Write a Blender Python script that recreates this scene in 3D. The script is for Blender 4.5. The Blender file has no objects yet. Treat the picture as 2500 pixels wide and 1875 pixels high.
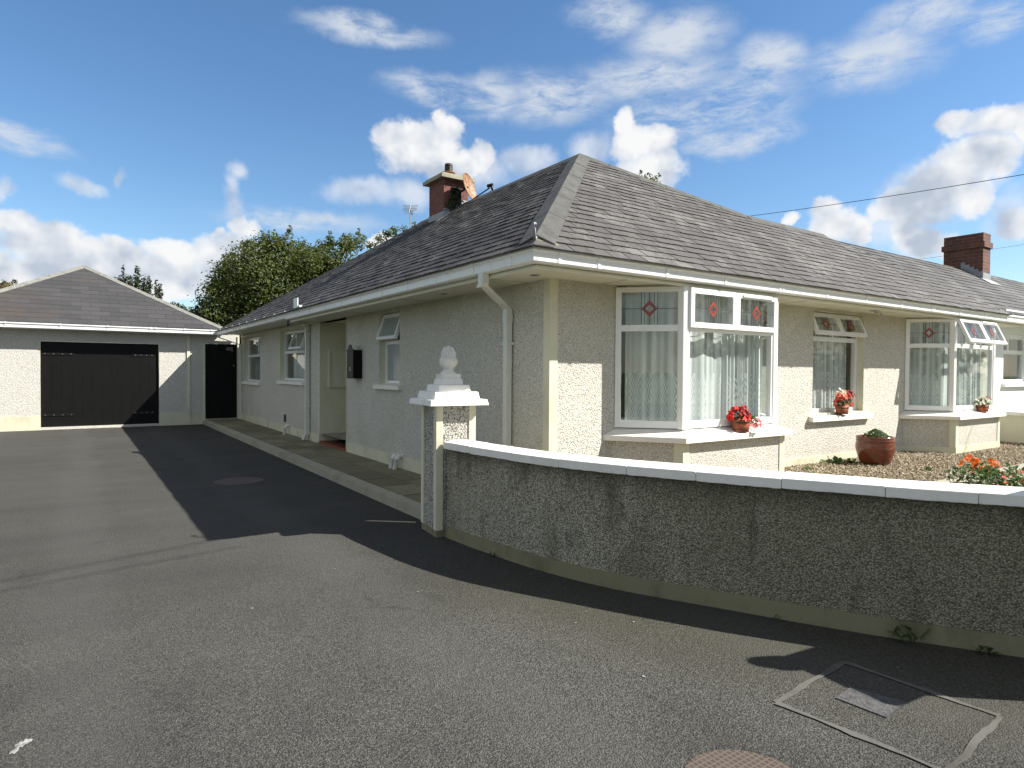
import bpy, bmesh, math, random
from mathutils import Vector, Matrix
random.seed(7)
S = bpy.context.scene
COL = S.collection
rad = math.radians

# ------------------------------------------------------------------ camera
cam_d = bpy.data.cameras.new('camera')
cam = bpy.data.objects.new('camera', cam_d)
COL.objects.link(cam)
ROT = Matrix(((0.826, 0.005, -0.563), (-0.563, 0.019, -0.826), (0.007, 1.0, 0.019)))
xa = Vector((0.8261, -0.5634, 0.0066)); za = Vector((-0.5633, -0.8260, 0.0192))
xa.normalize(); za = (za - xa * za.dot(xa)).normalized(); ya = za.cross(xa)
cam.matrix_world = Matrix(((xa.x, ya.x, za.x, 0), (xa.y, ya.y, za.y, 0), (xa.z, ya.z, za.z, 1.5), (0, 0, 0, 1)))
cam_d.sensor_width = 36.0
cam_d.lens = 36.0 * 1556.0 / 2500.0
cam_d.clip_start = 0.05; cam_d.clip_end = 3000
S.camera = cam

# ------------------------------------------------------------------ light and exposure
SUNV = Vector((0.85, -0.72, 1.0)).normalized()          # towards the sun
sun_d = bpy.data.lights.new('sun', 'SUN'); sun_d.energy = 5.0; sun_d.angle = rad(0.5); sun_d.color = (1.0, 0.955, 0.88)
sun = bpy.data.objects.new('sun', sun_d); COL.objects.link(sun)
sun.rotation_euler = SUNV.to_track_quat('Z', 'Y').to_euler()
S.view_settings.view_transform = 'Standard'; S.view_settings.look = 'None'
S.view_settings.exposure = 0.95; S.view_settings.gamma = 1.0; S.view_settings.use_curve_mapping = False
try:
    S.cycles.max_bounces = 7; S.cycles.transparent_max_bounces = 12; S.cycles.caustics_reflective = False; S.cycles.caustics_refractive = False
    S.cycles.sample_clamp_indirect = 6.0
except Exception: pass

# ------------------------------------------------------------------ node helper
class NT:
    def __init__(s, tree): s.t = tree; s.n = tree.nodes; s.l = tree.links
    def node(s, typ, **kw):
        n = s.n.new(typ)
        for k, v in kw.items(): setattr(n, k, v)
        return n
    def put(s, sock, v):
        if isinstance(v, bpy.types.NodeSocket): s.l.new(v, sock)
        elif v is not None:
            if hasattr(sock.default_value, '__len__') and not hasattr(v, '__len__'): v = [v] * len(sock.default_value)
            if hasattr(sock.default_value, '__len__') and len(sock.default_value) == 4 and len(v) == 3: v = (*v, 1)
            sock.default_value = v
    def math(s, op, a, b=None, c=None, clamp=False):
        n = s.node('ShaderNodeMath', operation=op, use_clamp=clamp)
        for i, v in enumerate((a, b, c)):
            if v is not None: s.put(n.inputs[i], v)
        return n.outputs[0]
    def vmath(s, op, a, b=None, c=None):
        n = s.node('ShaderNodeVectorMath', operation=op)
        for i, v in enumerate((a, b, c)):
            if v is not None: s.put(n.inputs[i], v)
        return n.outputs['Value'] if op in ('LENGTH', 'DOT_PRODUCT', 'DISTANCE') else n.outputs[0]
    def noise(s, vec, scale, detail=4, rough=0.55, dist=0.0, color=False):
        n = s.node('ShaderNodeTexNoise')
        if vec is not None: s.l.new(vec, n.inputs['Vector'])
        n.inputs['Scale'].default_value = scale; n.inputs['Detail'].default_value = detail
        n.inputs['Roughness'].default_value = rough; n.inputs['Distortion'].default_value = dist
        return n.outputs['Color' if color else 0]
    def voro(s, vec, scale, feature='F1', out='Distance', rnd=1.0):
        n = s.node('ShaderNodeTexVoronoi', feature=feature)
        if vec is not None: s.l.new(vec, n.inputs['Vector'])
        n.inputs['Scale'].default_value = scale; n.inputs['Randomness'].default_value = rnd
        return n.outputs[out]
    def ramp(s, fac, stops, interp='LINEAR'):
        n = s.node('ShaderNodeValToRGB'); n.color_ramp.interpolation = interp
        e = n.color_ramp.elements
        while len(e) < len(stops): e.new(0.5)
        for el, (p, c) in zip(e, stops):
            el.position = p; el.color = (c, c, c, 1) if not hasattr(c, '__len__') else (*c, 1)
        s.l.new(fac, n.inputs[0]); return n.outputs[0]
    def mix(s, fac, a, b, blend='MIX'):
        n = s.node('ShaderNodeMix', data_type='RGBA', blend_type=blend)
        s.put(n.inputs[0], fac); s.put(n.inputs[6], a); s.put(n.inputs[7], b); return n.outputs[2]
    def mapr(s, v, a, b, c, d, smooth=False):
        n = s.node('ShaderNodeMapRange', interpolation_type='SMOOTHSTEP' if smooth else 'LINEAR')
        s.put(n.inputs[0], v)
        for i, x in enumerate((a, b, c, d)): n.inputs[i + 1].default_value = x
        return n.outputs[0]
    def bump(s, height, strength, dist, normal=None):
        n = s.node('ShaderNodeBump'); n.inputs['Strength'].default_value = strength; n.inputs['Distance'].default_value = dist
        s.l.new(height, n.inputs['Height'])
        if normal is not None: s.l.new(normal, n.inputs['Normal'])
        return n.outputs[0]

# ------------------------------------------------------------------ world: sky and clouds by direction
W = bpy.data.worlds.new('World'); S.world = W; W.use_nodes = True
def build_world():
    t = NT(W.node_tree); t.n.clear()
    sky = t.node('ShaderNodeTexSky', sky_type='NISHITA'); sky.sun_disc = False
    sky.sun_elevation = math.asin(SUNV.z); sky.sun_rotation = math.atan2(SUNV.x, SUNV.y)
    sky.air_density = 1.0; sky.dust_density = 0.35; sky.ozone_density = 2.2
    tc = t.node('ShaderNodeTexCoord')
    dirv = t.vmath('NORMALIZE', tc.outputs['Generated'])
    sep = t.node('ShaderNodeSeparateXYZ'); t.l.new(dirv, sep.inputs[0])
    az = t.math('ARCTAN2', sep.outputs[0], sep.outputs[1])            # clockwise from +Y
    el = t.math('ARCSINE', sep.outputs[2])
    comb = t.node('ShaderNodeCombineXYZ'); t.l.new(az, comb.inputs[0]); t.l.new(el, comb.inputs[1])
    p = comb.outputs[0]
    w1 = t.noise(dirv, 9.0, 5, 0.6, color=True)
    pw = t.vmath('MULTIPLY_ADD', w1, (0.07, 0.06, 0.0), p)
    pw = t.vmath('ADD', pw, (-0.035, -0.03, 0.0))
    def field(blobs, pos):
        cur = None
        for (a, e, ra, re) in blobs:
            q = t.vmath('MULTIPLY_ADD', pos, (1 / ra, 1 / re, 0), (-a / ra, -e / re, 0))
            d = t.vmath('LENGTH', q)
            cur = d if cur is None else t.math('SMOOTH_MIN', cur, d, 0.25)
        return cur
    fl = field(CUM, pw)
    n1 = t.noise(dirv, 19.0, 9, 0.60); n1s = t.noise(dirv, 15.0, 3, 0.5); n2 = t.noise(t.vmath('ADD', dirv, (0.014, -0.012, 0.018)), 15.0, 3, 0.5)
    edge = t.math('ADD', fl, t.math('MULTIPLY', t.math('SUBTRACT', n1, 0.5), 1.45))
    soft = t.noise(dirv, 4.0, 3, 0.5)
    edge = t.math('ADD', edge, t.math('MULTIPLY', t.math('SUBTRACT', soft, 0.5), 0.5))
    aC = t.math('MULTIPLY', t.mapr(edge, 1.22, 0.84, 0, 1, True), t.mapr(t.math('ADD', edge, t.math('MULTIPLY', t.noise(dirv, 6.0, 5, 0.6), 0.8)), 1.45, 0.95, 0.72, 1.0, True))
    # relief of the billows: lit on the side turned to the sun, thin at the rim, grey in the thick foot
    rel = t.math('MULTIPLY', t.math('SUBTRACT', n1s, n2), 1.7)
    big = t.noise(t.vmath('MULTIPLY', dirv, (1, 1, 1.5)), 6.5, 4, 0.55)
    flg = field(GREY, pw)
    gm = t.mapr(flg, 1.25, 0.4, 0, 1, True)
    sh = t.math('ADD', t.math('ADD', 0.86, rel), t.math('MULTIPLY', t.math('SUBTRACT', big, 0.5), -0.28))
    sh = t.math('SUBTRACT', sh, t.math('MULTIPLY', gm, 0.27))
    colC = t.ramp(sh, [(0.0, (0.44, 0.51, 0.63)), (0.45, (0.55, 0.62, 0.73)), (0.72, (0.79, 0.83, 0.89)), (0.95, (0.98, 0.985, 0.99))])
    so = t.math('ADD', field(SOF, pw), t.math('MULTIPLY', t.math('SUBTRACT', n1, 0.5), 1.3))
    aF = t.mapr(so, 1.45, 0.30, 0, 0.62, True)
    # thin high cloud
    ci = field(CIR, pw)
    st = t.vmath('MULTIPLY', dirv, (1.0, 1.0, 3.2))
    n3 = t.math('ADD', t.math('MULTIPLY', t.noise(st, 6.0, 9, 0.66, 0.3), 0.55), t.math('MULTIPLY', t.noise(t.vmath('ADD', st, (3.0, 1.0, 2.0)), 19.0, 9, 0.68, 0.5), 0.45))
    aS = t.math('MULTIPLY', t.mapr(ci, 1.45, 0.25, 0, 1, True), t.mapr(n3, 0.36, 0.60, 0.03, 0.88, True))
    # unseen cloud added outside the frame to whiten the ambient light; mirrored in panes
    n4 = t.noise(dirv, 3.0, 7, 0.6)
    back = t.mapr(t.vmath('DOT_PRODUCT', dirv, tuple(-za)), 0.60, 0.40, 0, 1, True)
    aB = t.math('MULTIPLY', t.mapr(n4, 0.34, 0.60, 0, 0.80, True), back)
    bg = t.node('ShaderNodeBackground'); bg.inputs[1].default_value = SKY_STRENGTH
    hs = t.node('ShaderNodeHueSaturation'); hs.inputs['Saturation'].default_value = 1.18; t.l.new(sky.outputs[0], hs.inputs['Color'])
    t.l.new(hs.outputs[0], bg.inputs[0])
    bS = t.node('ShaderNodeBackground'); bS.inputs[0].default_value = (0.80, 0.86, 0.94, 1); bS.inputs[1].default_value = 0.46
    bC = t.node('ShaderNodeBackground'); t.l.new(colC, bC.inputs[0]); bC.inputs[1].default_value = 0.50
    m1 = t.node('ShaderNodeMixShader'); t.l.new(aS, m1.inputs[0]); t.l.new(bg.outputs[0], m1.inputs[1]); t.l.new(bS.outputs[0], m1.inputs[2])
    aC = t.math('MAXIMUM', aC, aF)
    m2 = t.node('ShaderNodeMixShader'); t.l.new(aC, m2.inputs[0]); t.l.new(m1.outputs[0], m2.inputs[1]); t.l.new(bC.outputs[0], m2.inputs[2])
    bW = t.node('ShaderNodeBackground'); bW.inputs[0].default_value = (1.0, 0.93, 0.80, 1); bW.inputs[1].default_value = 0.36  # warm white of the added cloud, offsets the blue ambient
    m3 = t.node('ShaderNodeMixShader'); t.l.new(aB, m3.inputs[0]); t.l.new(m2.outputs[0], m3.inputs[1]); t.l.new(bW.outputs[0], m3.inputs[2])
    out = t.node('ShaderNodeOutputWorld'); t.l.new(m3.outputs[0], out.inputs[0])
SKY_STRENGTH = 0.086
def sky_dir(x, y):            # direction of a point of the sky: azimuth and elevation
    v = xa * ((x - 1250) / 1556) + ya * ((937.5 - y) / 1556) - za
    v.normalize(); return math.atan2(v.x, v.y), math.asin(v.z)
def blob(x, y, rx, ry, k, ox):
    x = ox + x * k; y = y * k
    a, e = sky_dir(x, y); a2, _ = sky_dir(x + rx * k, y); _, e2 = sky_dir(x, y - ry * k)
    return (a, e, abs(a2 - a), abs(e2 - e))
A1 = (0.565, 0); A2 = (0.565, 1250)
CUM = [blob(*b, *A1) for b in [(1800,640,170,110),(1930,545,70,70),(1690,605,80,60),(1960,720,160,65),(2090,680,70,60),
        (80,960,110,75),(200,1060,190,100),(420,1130,220,80),(560,1090,110,60),(790,1090,150,55),(700,1190,300,100),(260,1220,420,110),
        (1025,970,55,45),(940,985,32,30),(1080,990,55,40),(1000,1110,130,150),(1650,1040,70,40)]] + \
      [blob(*b, *A2) for b in [(490,545,50,72),(545,630,115,85),(640,605,70,55),(600,740,150,110),(1360,900,80,52),(1420,970,120,80),(1500,1010,70,80),(1210,950,45,28),
        (2060,545,170,70),(2190,560,70,90),(1895,545,68,48),(2010,680,180,90),(1860,800,190,120),(1740,900,220,130),(2000,840,110,95),(1730,1010,120,70),(2180,940,80,80),(1800,1060,160,80)]]
SOF = [blob(*b, *A1) for b in [(1035,735,38,50),(1010,820,36,85),(350,800,110,34),(530,745,22,40),(12,820,30,55),(1560,830,130,55),(1780,830,110,60),(2060,740,170,70),(1000,880,40,60)]] + [blob(*b, *A2) for b in [(330,640,90,60),(60,700,110,60),(1740,830,170,110),(1650,1010,150,90),(2160,900,120,110),(1960,760,170,110)]]
GREY = [blob(*b, *A1) for b in [(1900,760,160,80),(1540,840,130,60),(330,1230,500,120),(720,1200,280,90),(60,1050,120,60),(330,800,140,50),(530,745,40,60),(1010,860,60,90),(1020,1130,150,100)]] + \
       [blob(*b, *A2) for b in [(1850,790,190,120),(1720,900,200,100),(2190,940,120,110),(2020,700,170,60),(1800,1080,200,60)]]
CIR = [blob(*b, *A1) for b in [(1600,140,270,55),(1880,390,190,70),(2120,420,150,90),(90,620,220,60),(1300,950,320,45)]] + \
      [blob(*b, *A2) for b in [(720,140,230,120),(430,60,170,80),(1110,250,150,120),(1520,260,320,120),(1780,60,300,90),(600,330,370,110),(980,450,230,130),(180,420,270,110),(720,520,320,90),(1060,590,150,60),(900,620,160,50),(2100,60,160,90)]]
build_world()

# ------------------------------------------------------------------ materials
MATS = {}
def material(name, fn):
    m = bpy.data.materials.new(name); m.use_nodes = True
    t = NT(m.node_tree); b = t.n['Principled BSDF']
    fn(t, b); MATS[name] = m; return m
def pos(t):
    g = t.node('ShaderNodeNewGeometry'); return g.outputs['Position']
def plain(name, c, rough=0.5, spec=0.5, metal=0.0, var=0.08, scale=6.0, bump=0.0, bscale=60):
    def fn(t, b):
        p = pos(t); n = t.noise(p, scale, 5, 0.6)
        k = t.mapr(n, 0.25, 0.75, 1 - var, 1 + var)
        t.put(b.inputs['Base Color'], t.mix(1.0, (*c, 1), k, 'MULTIPLY'))
        b.inputs['Roughness'].default_value = rough; b.inputs['Specular IOR Level'].default_value = spec; b.inputs['Metallic'].default_value = metal
        if bump: t.put(b.inputs['Normal'], t.bump(t.noise(p, bscale, 4), bump, 0.01))
    return material(name, fn)
plain('upvc', (0.80, 0.81, 0.80), 0.32, 0.5, var=0.03)
plain('old_upvc', (0.62, 0.64, 0.62), 0.45, 0.4, var=0.10, scale=5)
plain('pipe_paint', (0.68, 0.69, 0.64), 0.4, 0.5, var=0.06)
plain('cream_board', (0.68, 0.66, 0.53), 0.5, 0.4, var=0.06, scale=3)
plain('black_paint', (0.0045, 0.0045, 0.0045), 0.55, 0.18, var=0.25)
plain('black_iron', (0.006, 0.006, 0.006), 0.4, 0.35, var=0.2)
plain('steel', (0.45, 0.46, 0.47), 0.35, 0.5, metal=0.9)
plain('lead_sheet', (0.30, 0.32, 0.34), 0.55, 0.4, var=0.2, scale=12)
plain('lead_came', (0.05, 0.05, 0.05), 0.5)
plain('red_glass', (0.27, 0.055, 0.038), 0.25, 0.5)
plain('terracotta', (0.30, 0.085, 0.04), 0.6, 0.3, var=0.25, scale=14)
plain('glazed_brown', (0.145, 0.038, 0.018), 0.16, 0.6, var=0.35, scale=9)
plain('band_iron', (0.03, 0.025, 0.022), 0.5)
plain('soil', (0.035, 0.022, 0.014), 0.95, 0.1, var=0.4, scale=40, bump=0.8)
plain('interior', (0.30, 0.28, 0.24), 0.9, 0.1)
plain('red_tile', (0.20, 0.055, 0.03), 0.5, 0.4, var=0.2, scale=12)
plain('rubber_mat', (0.02, 0.02, 0.02), 0.95, 0.1, bump=0.5, bscale=200)
plain('bark', (0.085, 0.065, 0.045), 0.9, 0.1, var=0.4, scale=15, bump=0.6)
plain('cable_black', (0.02, 0.02, 0.02), 0.6)
plain('grass_far', (0.06, 0.09, 0.025), 0.95, 0.1, var=0.4, scale=0.6)
plain('pot_clay_dark', (0.20, 0.075, 0.04), 0.7, 0.3, var=0.3, scale=20)
plain('white_mark', (0.27, 0.27, 0.255), 0.9, 0.1, var=0.8, scale=45)

def pebble(name, c_hi, c_lo, scale, gap, hgt, dirt=0.25, dirt_c=(0.16, 0.15, 0.12), dscale=1.6, streak=False):
    def fn(t, b):
        p = pos(t)
        q = t.vmath('MULTIPLY_ADD', t.noise(p, scale * 0.7, 2, color=True), (0.012, 0.012, 0.012), p)
        v = t.voro(q, scale); vc = t.voro(q, scale, out='Color')
        sp = t.node('ShaderNodeSeparateXYZ'); t.l.new(vc, sp.inputs[0])
        tone = t.mapr(sp.outputs[0], 0, 1, 0.0, 1.0)
        col = t.mix(tone, (*[x * 0.80 for x in c_hi], 1), (*c_hi, 1))
        col = t.mix(t.mapr(v, 0.36, 0.78, 0, gap, True), col, (*c_lo, 1))
        dn = t.noise(t.vmath('MULTIPLY', p, (1, 1, 0.55)) if streak else p, dscale, 7, 0.62)
        dm = t.math('MULTIPLY', t.mapr(dn, 0.40, 0.72, 0, 1, True), dirt)
        if name == 'house_dash':
            sz = t.node('ShaderNodeSeparateXYZ'); t.l.new(p, sz.inputs[0])
            zz = t.math('ADD', t.mapr(sz.outputs[2], 1.75, 2.40, 0, 0.42, True), t.mapr(sz.outputs[2], 0.75, 0.28, 0, 0.30, True))
            dm = t.math('ADD', dm, t.math('MULTIPLY', zz, t.mapr(t.noise(p, 2.4, 6, 0.62), 0.36, 0.62, 0, 1, True)), clamp=True)
        col = t.mix(dm, col, (*dirt_c, 1))
        t.put(b.inputs['Base Color'], col)
        b.inputs['Roughness'].default_value = 0.85; b.inputs['Specular IOR Level'].default_value = 0.25
        h = t.math('SUBTRACT', 1.0, t.math('POWER', v, 1.6))
        h = t.math('ADD', h, t.math('MULTIPLY', t.noise(p, scale * 0.35, 3), 0.9))
        t.put(b.inputs['Normal'], t.bump(h, 1.0, hgt))
    return material(name, fn)
pebble('house_dash', (0.76, 0.74, 0.665), (0.28, 0.268, 0.22), 84, 0.66, 0.0070, 0.22, (0.44, 0.41, 0.32), 1.1)
pebble('garage_dash', (0.68, 0.665, 0.61), (0.32, 0.31, 0.27), 72, 0.50, 0.006, 0.08, (0.40, 0.38, 0.33))
pebble('pier_dash', (0.58, 0.565, 0.51), (0.13, 0.125, 0.10), 62, 0.85, 0.010, 0.30, (0.13, 0.125, 0.10), 3.0)

def boundary(t, b):
    p = pos(t)
    q = t.vmath('MULTIPLY_ADD', t.noise(p, 60, 2, color=True), (0.008, 0.008, 0.008), p)
    v = t.voro(q, 105); vc = t.voro(q, 105, out='Color')
    sp = t.node('ShaderNodeSeparateXYZ'); t.l.new(vc, sp.inputs[0])
    col = t.mix(sp.outputs[0], (0.28, 0.262, 0.195, 1), (0.70, 0.66, 0.53, 1))
    col = t.mix(t.mapr(v, 0.34, 0.75, 0, 0.85, True), col, (0.11, 0.10, 0.070, 1))
    ps = t.vmath('MULTIPLY', p, (1, 1, 0.45))
    d1 = t.noise(ps, 2.6, 7, 0.62); d2 = t.noise(p, 0.9, 4, 0.55)
    sx = t.node('ShaderNodeSeparateXYZ'); t.l.new(p, sx.inputs[0])
    side = t.mapr(sx.outputs[1], 4.4, 1.8, -0.20, 0.24)                 # weathering grows along the wall
    dm = t.mapr(t.math('ADD', t.math('ADD', t.math('MULTIPLY', d1, 0.75), t.math('MULTIPLY', d2, 0.3)), side), 0.38, 0.62, 0, 1.0, True)
    col = t.mix(dm, col, t.mix(0.46, col, (0.115, 0.100, 0.050, 1)))
    dm2 = t.mapr(t.noise(t.vmath('MULTIPLY', p, (1, 1, 0.3)), 3.4, 6, 0.6, 0.3), 0.52, 0.70, 0, 0.62, True)
    col = t.mix(dm2, col, (0.060, 0.055, 0.035, 1))
    sf = t.mapr(t.math('ADD', sx.outputs[2], t.math('MULTIPLY', d1, 0.30)), 0.99, 0.74, 0.0, 1.0, True)   # darker towards the top of the wall
    col = t.mix(t.math('MULTIPLY', t.math('SUBTRACT', 1.0, sf), 0.55), col, (0.05, 0.046, 0.028, 1))
    t.put(b.inputs['Base Color'], col)
    b.inputs['Roughness'].default_value = 0.8; b.inputs['Specular IOR Level'].default_value = 0.35
    h = t.math('ADD', t.math('SUBTRACT', 1.0, t.math('POWER', v, 1.5)), t.math('MULTIPLY', t.noise(p, 30, 3), 0.8))
    t.put(b.inputs['Normal'], t.bump(h, 1.0, 0.009))
material('boundary_dash', boundary)

def smooth_cream(name, c, stain=0.3, sc=(0.25, 0.23, 0.15)):
    def fn(t, b):
        p = pos(t); n = t.noise(t.vmath('MULTIPLY', p, (1, 1, 0.6)), 3.0, 6, 0.62); n2 = t.noise(p, 25, 4)
        col = t.mix(t.math('MULTIPLY', t.mapr(n, 0.45, 0.75, 0, 1, True), stain), (*c, 1), (*sc, 1))
        col = t.mix(t.mapr(n2, 0.55, 0.8, 0, 0.25, True), col, (*[x * 0.6 for x in c], 1))
        t.put(b.inputs['Base Color'], col); b.inputs['Roughness'].default_value = 0.75; b.inputs['Specular IOR Level'].default_value = 0.25
        t.put(b.inputs['Normal'], t.bump(t.noise(p, 45, 5), 0.35, 0.006))
    return material(name, fn)
smooth_cream('cream_render', (0.66, 0.64, 0.49), 0.25)
smooth_cream('plinth_render', (0.62, 0.60, 0.45), 0.35, (0.20, 0.19, 0.11))
smooth_cream('white_masonry', (0.83, 0.815, 0.77), 0.34, (0.50, 0.48, 0.40))
smooth_cream('white_wall', (0.80, 0.81, 0.82), 0.10, (0.6, 0.6, 0.58))
smooth_cream('sill_paint', (0.82, 0.79, 0.72), 0.12, (0.45, 0.42, 0.33))
smooth_cream('dirty_plinth', (0.24, 0.22, 0.135), 0.75, (0.07, 0.065, 0.035))
smooth_cream('concrete', (0.36, 0.34, 0.26), 0.45, (0.17, 0.16, 0.11))
smooth_cream('mortar', (0.115, 0.112, 0.102), 0.95, (0.06, 0.056, 0.045))
smooth_cream('stone_finial', (0.72, 0.71, 0.66), 0.25, (0.40, 0.39, 0.33))

def slate(name, base, hi, lo, lichen, moss=0.2):
    def fn(t, b):
        p = pos(t); a = t.node('ShaderNodeAttribute'); a.attribute_name = 'tone'
        sp = t.node('ShaderNodeSeparateXYZ'); t.l.new(a.outputs['Color'], sp.inputs[0])
        col = t.mix(sp.outputs[0], (*lo, 1), (*base, 1))
        n = t.noise(t.vmath('ADD', t.vmath('MULTIPLY', p, (1, 1, 1)), t.vmath('MULTIPLY', a.outputs['Color'], (9, 9, 9))), 21.0, 8, 0.76)
        n2 = t.noise(p, 1.3, 5, 0.6)
        thr = t.math('ADD', t.math('MULTIPLY', t.math('SUBTRACT', n2, 0.5), 0.9), t.math('MULTIPLY', t.math('SUBTRACT', sp.outputs[1], 0.5), 0.16))
        lm = t.mapr(t.math('ADD', n, thr), 0.50, 0.68, 0, lichen, True)
        col = t.mix(lm, col, (*hi, 1))
        n3 = t.noise(p, 2.1, 6, 0.65, 0.4)
        col = t.mix(t.mapr(n3, 0.58, 0.76, 0, moss, True), col, (0.035, 0.033, 0.028, 1))
        t.put(b.inputs['Base Color'], col)
        b.inputs['Roughness'].default_value = 0.72; b.inputs['Specular IOR Level'].default_value = 0.3
        t.put(b.inputs['Normal'], t.bump(t.math('ADD', n, t.math('MULTIPLY', t.noise(p, 45, 5, 0.6), 0.7)), 0.55, 0.010))
    return material(name, fn)
slate('slate_front', (0.098, 0.093, 0.088), (0.195, 0.190, 0.178), (0.076, 0.070, 0.067), 0.66, 0.80)
slate('slate_side_shade', (0.060, 0.056, 0.053), (0.16, 0.155, 0.145), (0.040, 0.036, 0.034), 0.50, 0.6)  # same slate as the front; shade of the left slope put into darker colours
slate('slate_next', (0.088, 0.086, 0.086), (0.18, 0.175, 0.165), (0.058, 0.056, 0.056), 0.6, 0.5)
def garage_tile(t, b):
    p = pos(t); a = t.node('ShaderNodeAttribute'); a.attribute_name = 'tone'
    sp = t.node('ShaderNodeSeparateXYZ'); t.l.new(a.outputs['Color'], sp.inputs[0])
    col = t.mix(sp.outputs[0], (0.040, 0.039, 0.041, 1), (0.056, 0.054, 0.055, 1))
    n = t.noise(p, 1.2, 5, 0.6); sx = t.node('ShaderNodeSeparateXYZ'); t.l.new(p, sx.inputs[0])
    m = t.math('MULTIPLY', t.mapr(t.math('ADD', n, t.mapr(sx.outputs[0], 1.2, -2.2, -0.25, 0.25)), 0.50, 0.74, 0, 1, True), 0.16)
    col = t.mix(m, col, (0.13, 0.075, 0.03, 1))
    t.put(b.inputs['Base Color'], col); b.inputs['Roughness'].default_value = 0.7
    t.put(b.inputs['Normal'], t.bump(t.noise(p, 40, 5), 0.3, 0.006))
material('garage_tile', garage_tile)
def garage_joint(t, b):
    p = pos(t); n = t.noise(p, 0.9, 5, 0.6); sx = t.node('ShaderNodeSeparateXYZ'); t.l.new(p, sx.inputs[0])
    m = t.mapr(t.math('ADD', n, t.mapr(sx.outputs[0], 1.5, -2.0, -0.22, 0.25)), 0.42, 0.62, 0, 1, True)
    t.put(b.inputs['Base Color'], t.mix(m, (0.075, 0.072, 0.068, 1), (0.15, 0.080, 0.032, 1))); b.inputs['Roughness'].default_value = 0.9
material('garage_joint', garage_joint)
plain('ridge_tile', (0.085, 0.085, 0.078), 0.75, 0.3, var=0.35, scale=7, bump=0.5, bscale=40)
plain('ridge_tile_pale', (0.20, 0.20, 0.18), 0.75, 0.3, var=0.3, scale=9, bump=0.4, bscale=30)
plain('slate_bed', (0.030, 0.028, 0.027), 0.95, 0.1)

def brick(name, c1, c2, mort, scale=1.0):
    def fn(t, b):
        p = pos(t); sx = t.node('ShaderNodeSeparateXYZ'); t.l.new(p, sx.inputs[0])
        c = t.node('ShaderNodeCombineXYZ'); t.l.new(t.math('ADD', sx.outputs[0], sx.outputs[1]), c.inputs[0]); t.l.new(sx.outputs[2], c.inputs[1])
        br = t.node('ShaderNodeTexBrick'); t.l.new(c.outputs[0], br.inputs['Vector'])
        br.inputs['Color1'].default_value = (*c1, 1); br.inputs['Color2'].default_value = (*c2, 1); br.inputs['Mortar'].default_value = (*mort, 1)
        br.inputs['Scale'].default_value = scale; br.inputs['Mortar Size'].default_value = 0.007; br.inputs['Brick Width'].default_value = 0.225; br.inputs['Row Height'].default_value = 0.075
        n = t.noise(p, 8, 5)
        t.put(b.inputs['Base Color'], t.mix(t.mapr(n, 0.35, 0.75, 0.0, 0.55), br.outputs[0], (0.05, 0.03, 0.025, 1))); b.inputs['Roughness'].default_value = 0.85
        t.put(b.inputs['Normal'], t.bump(br.outputs['Fac'], -0.6, 0.008))
    return material(name, fn)
brick('brick_red', (0.23, 0.075, 0.055), (0.17, 0.055, 0.042), (0.16, 0.11, 0.09))
brick('brick_old', (0.20, 0.070, 0.045), (0.12, 0.045, 0.034), (0.17, 0.135, 0.11))

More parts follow.
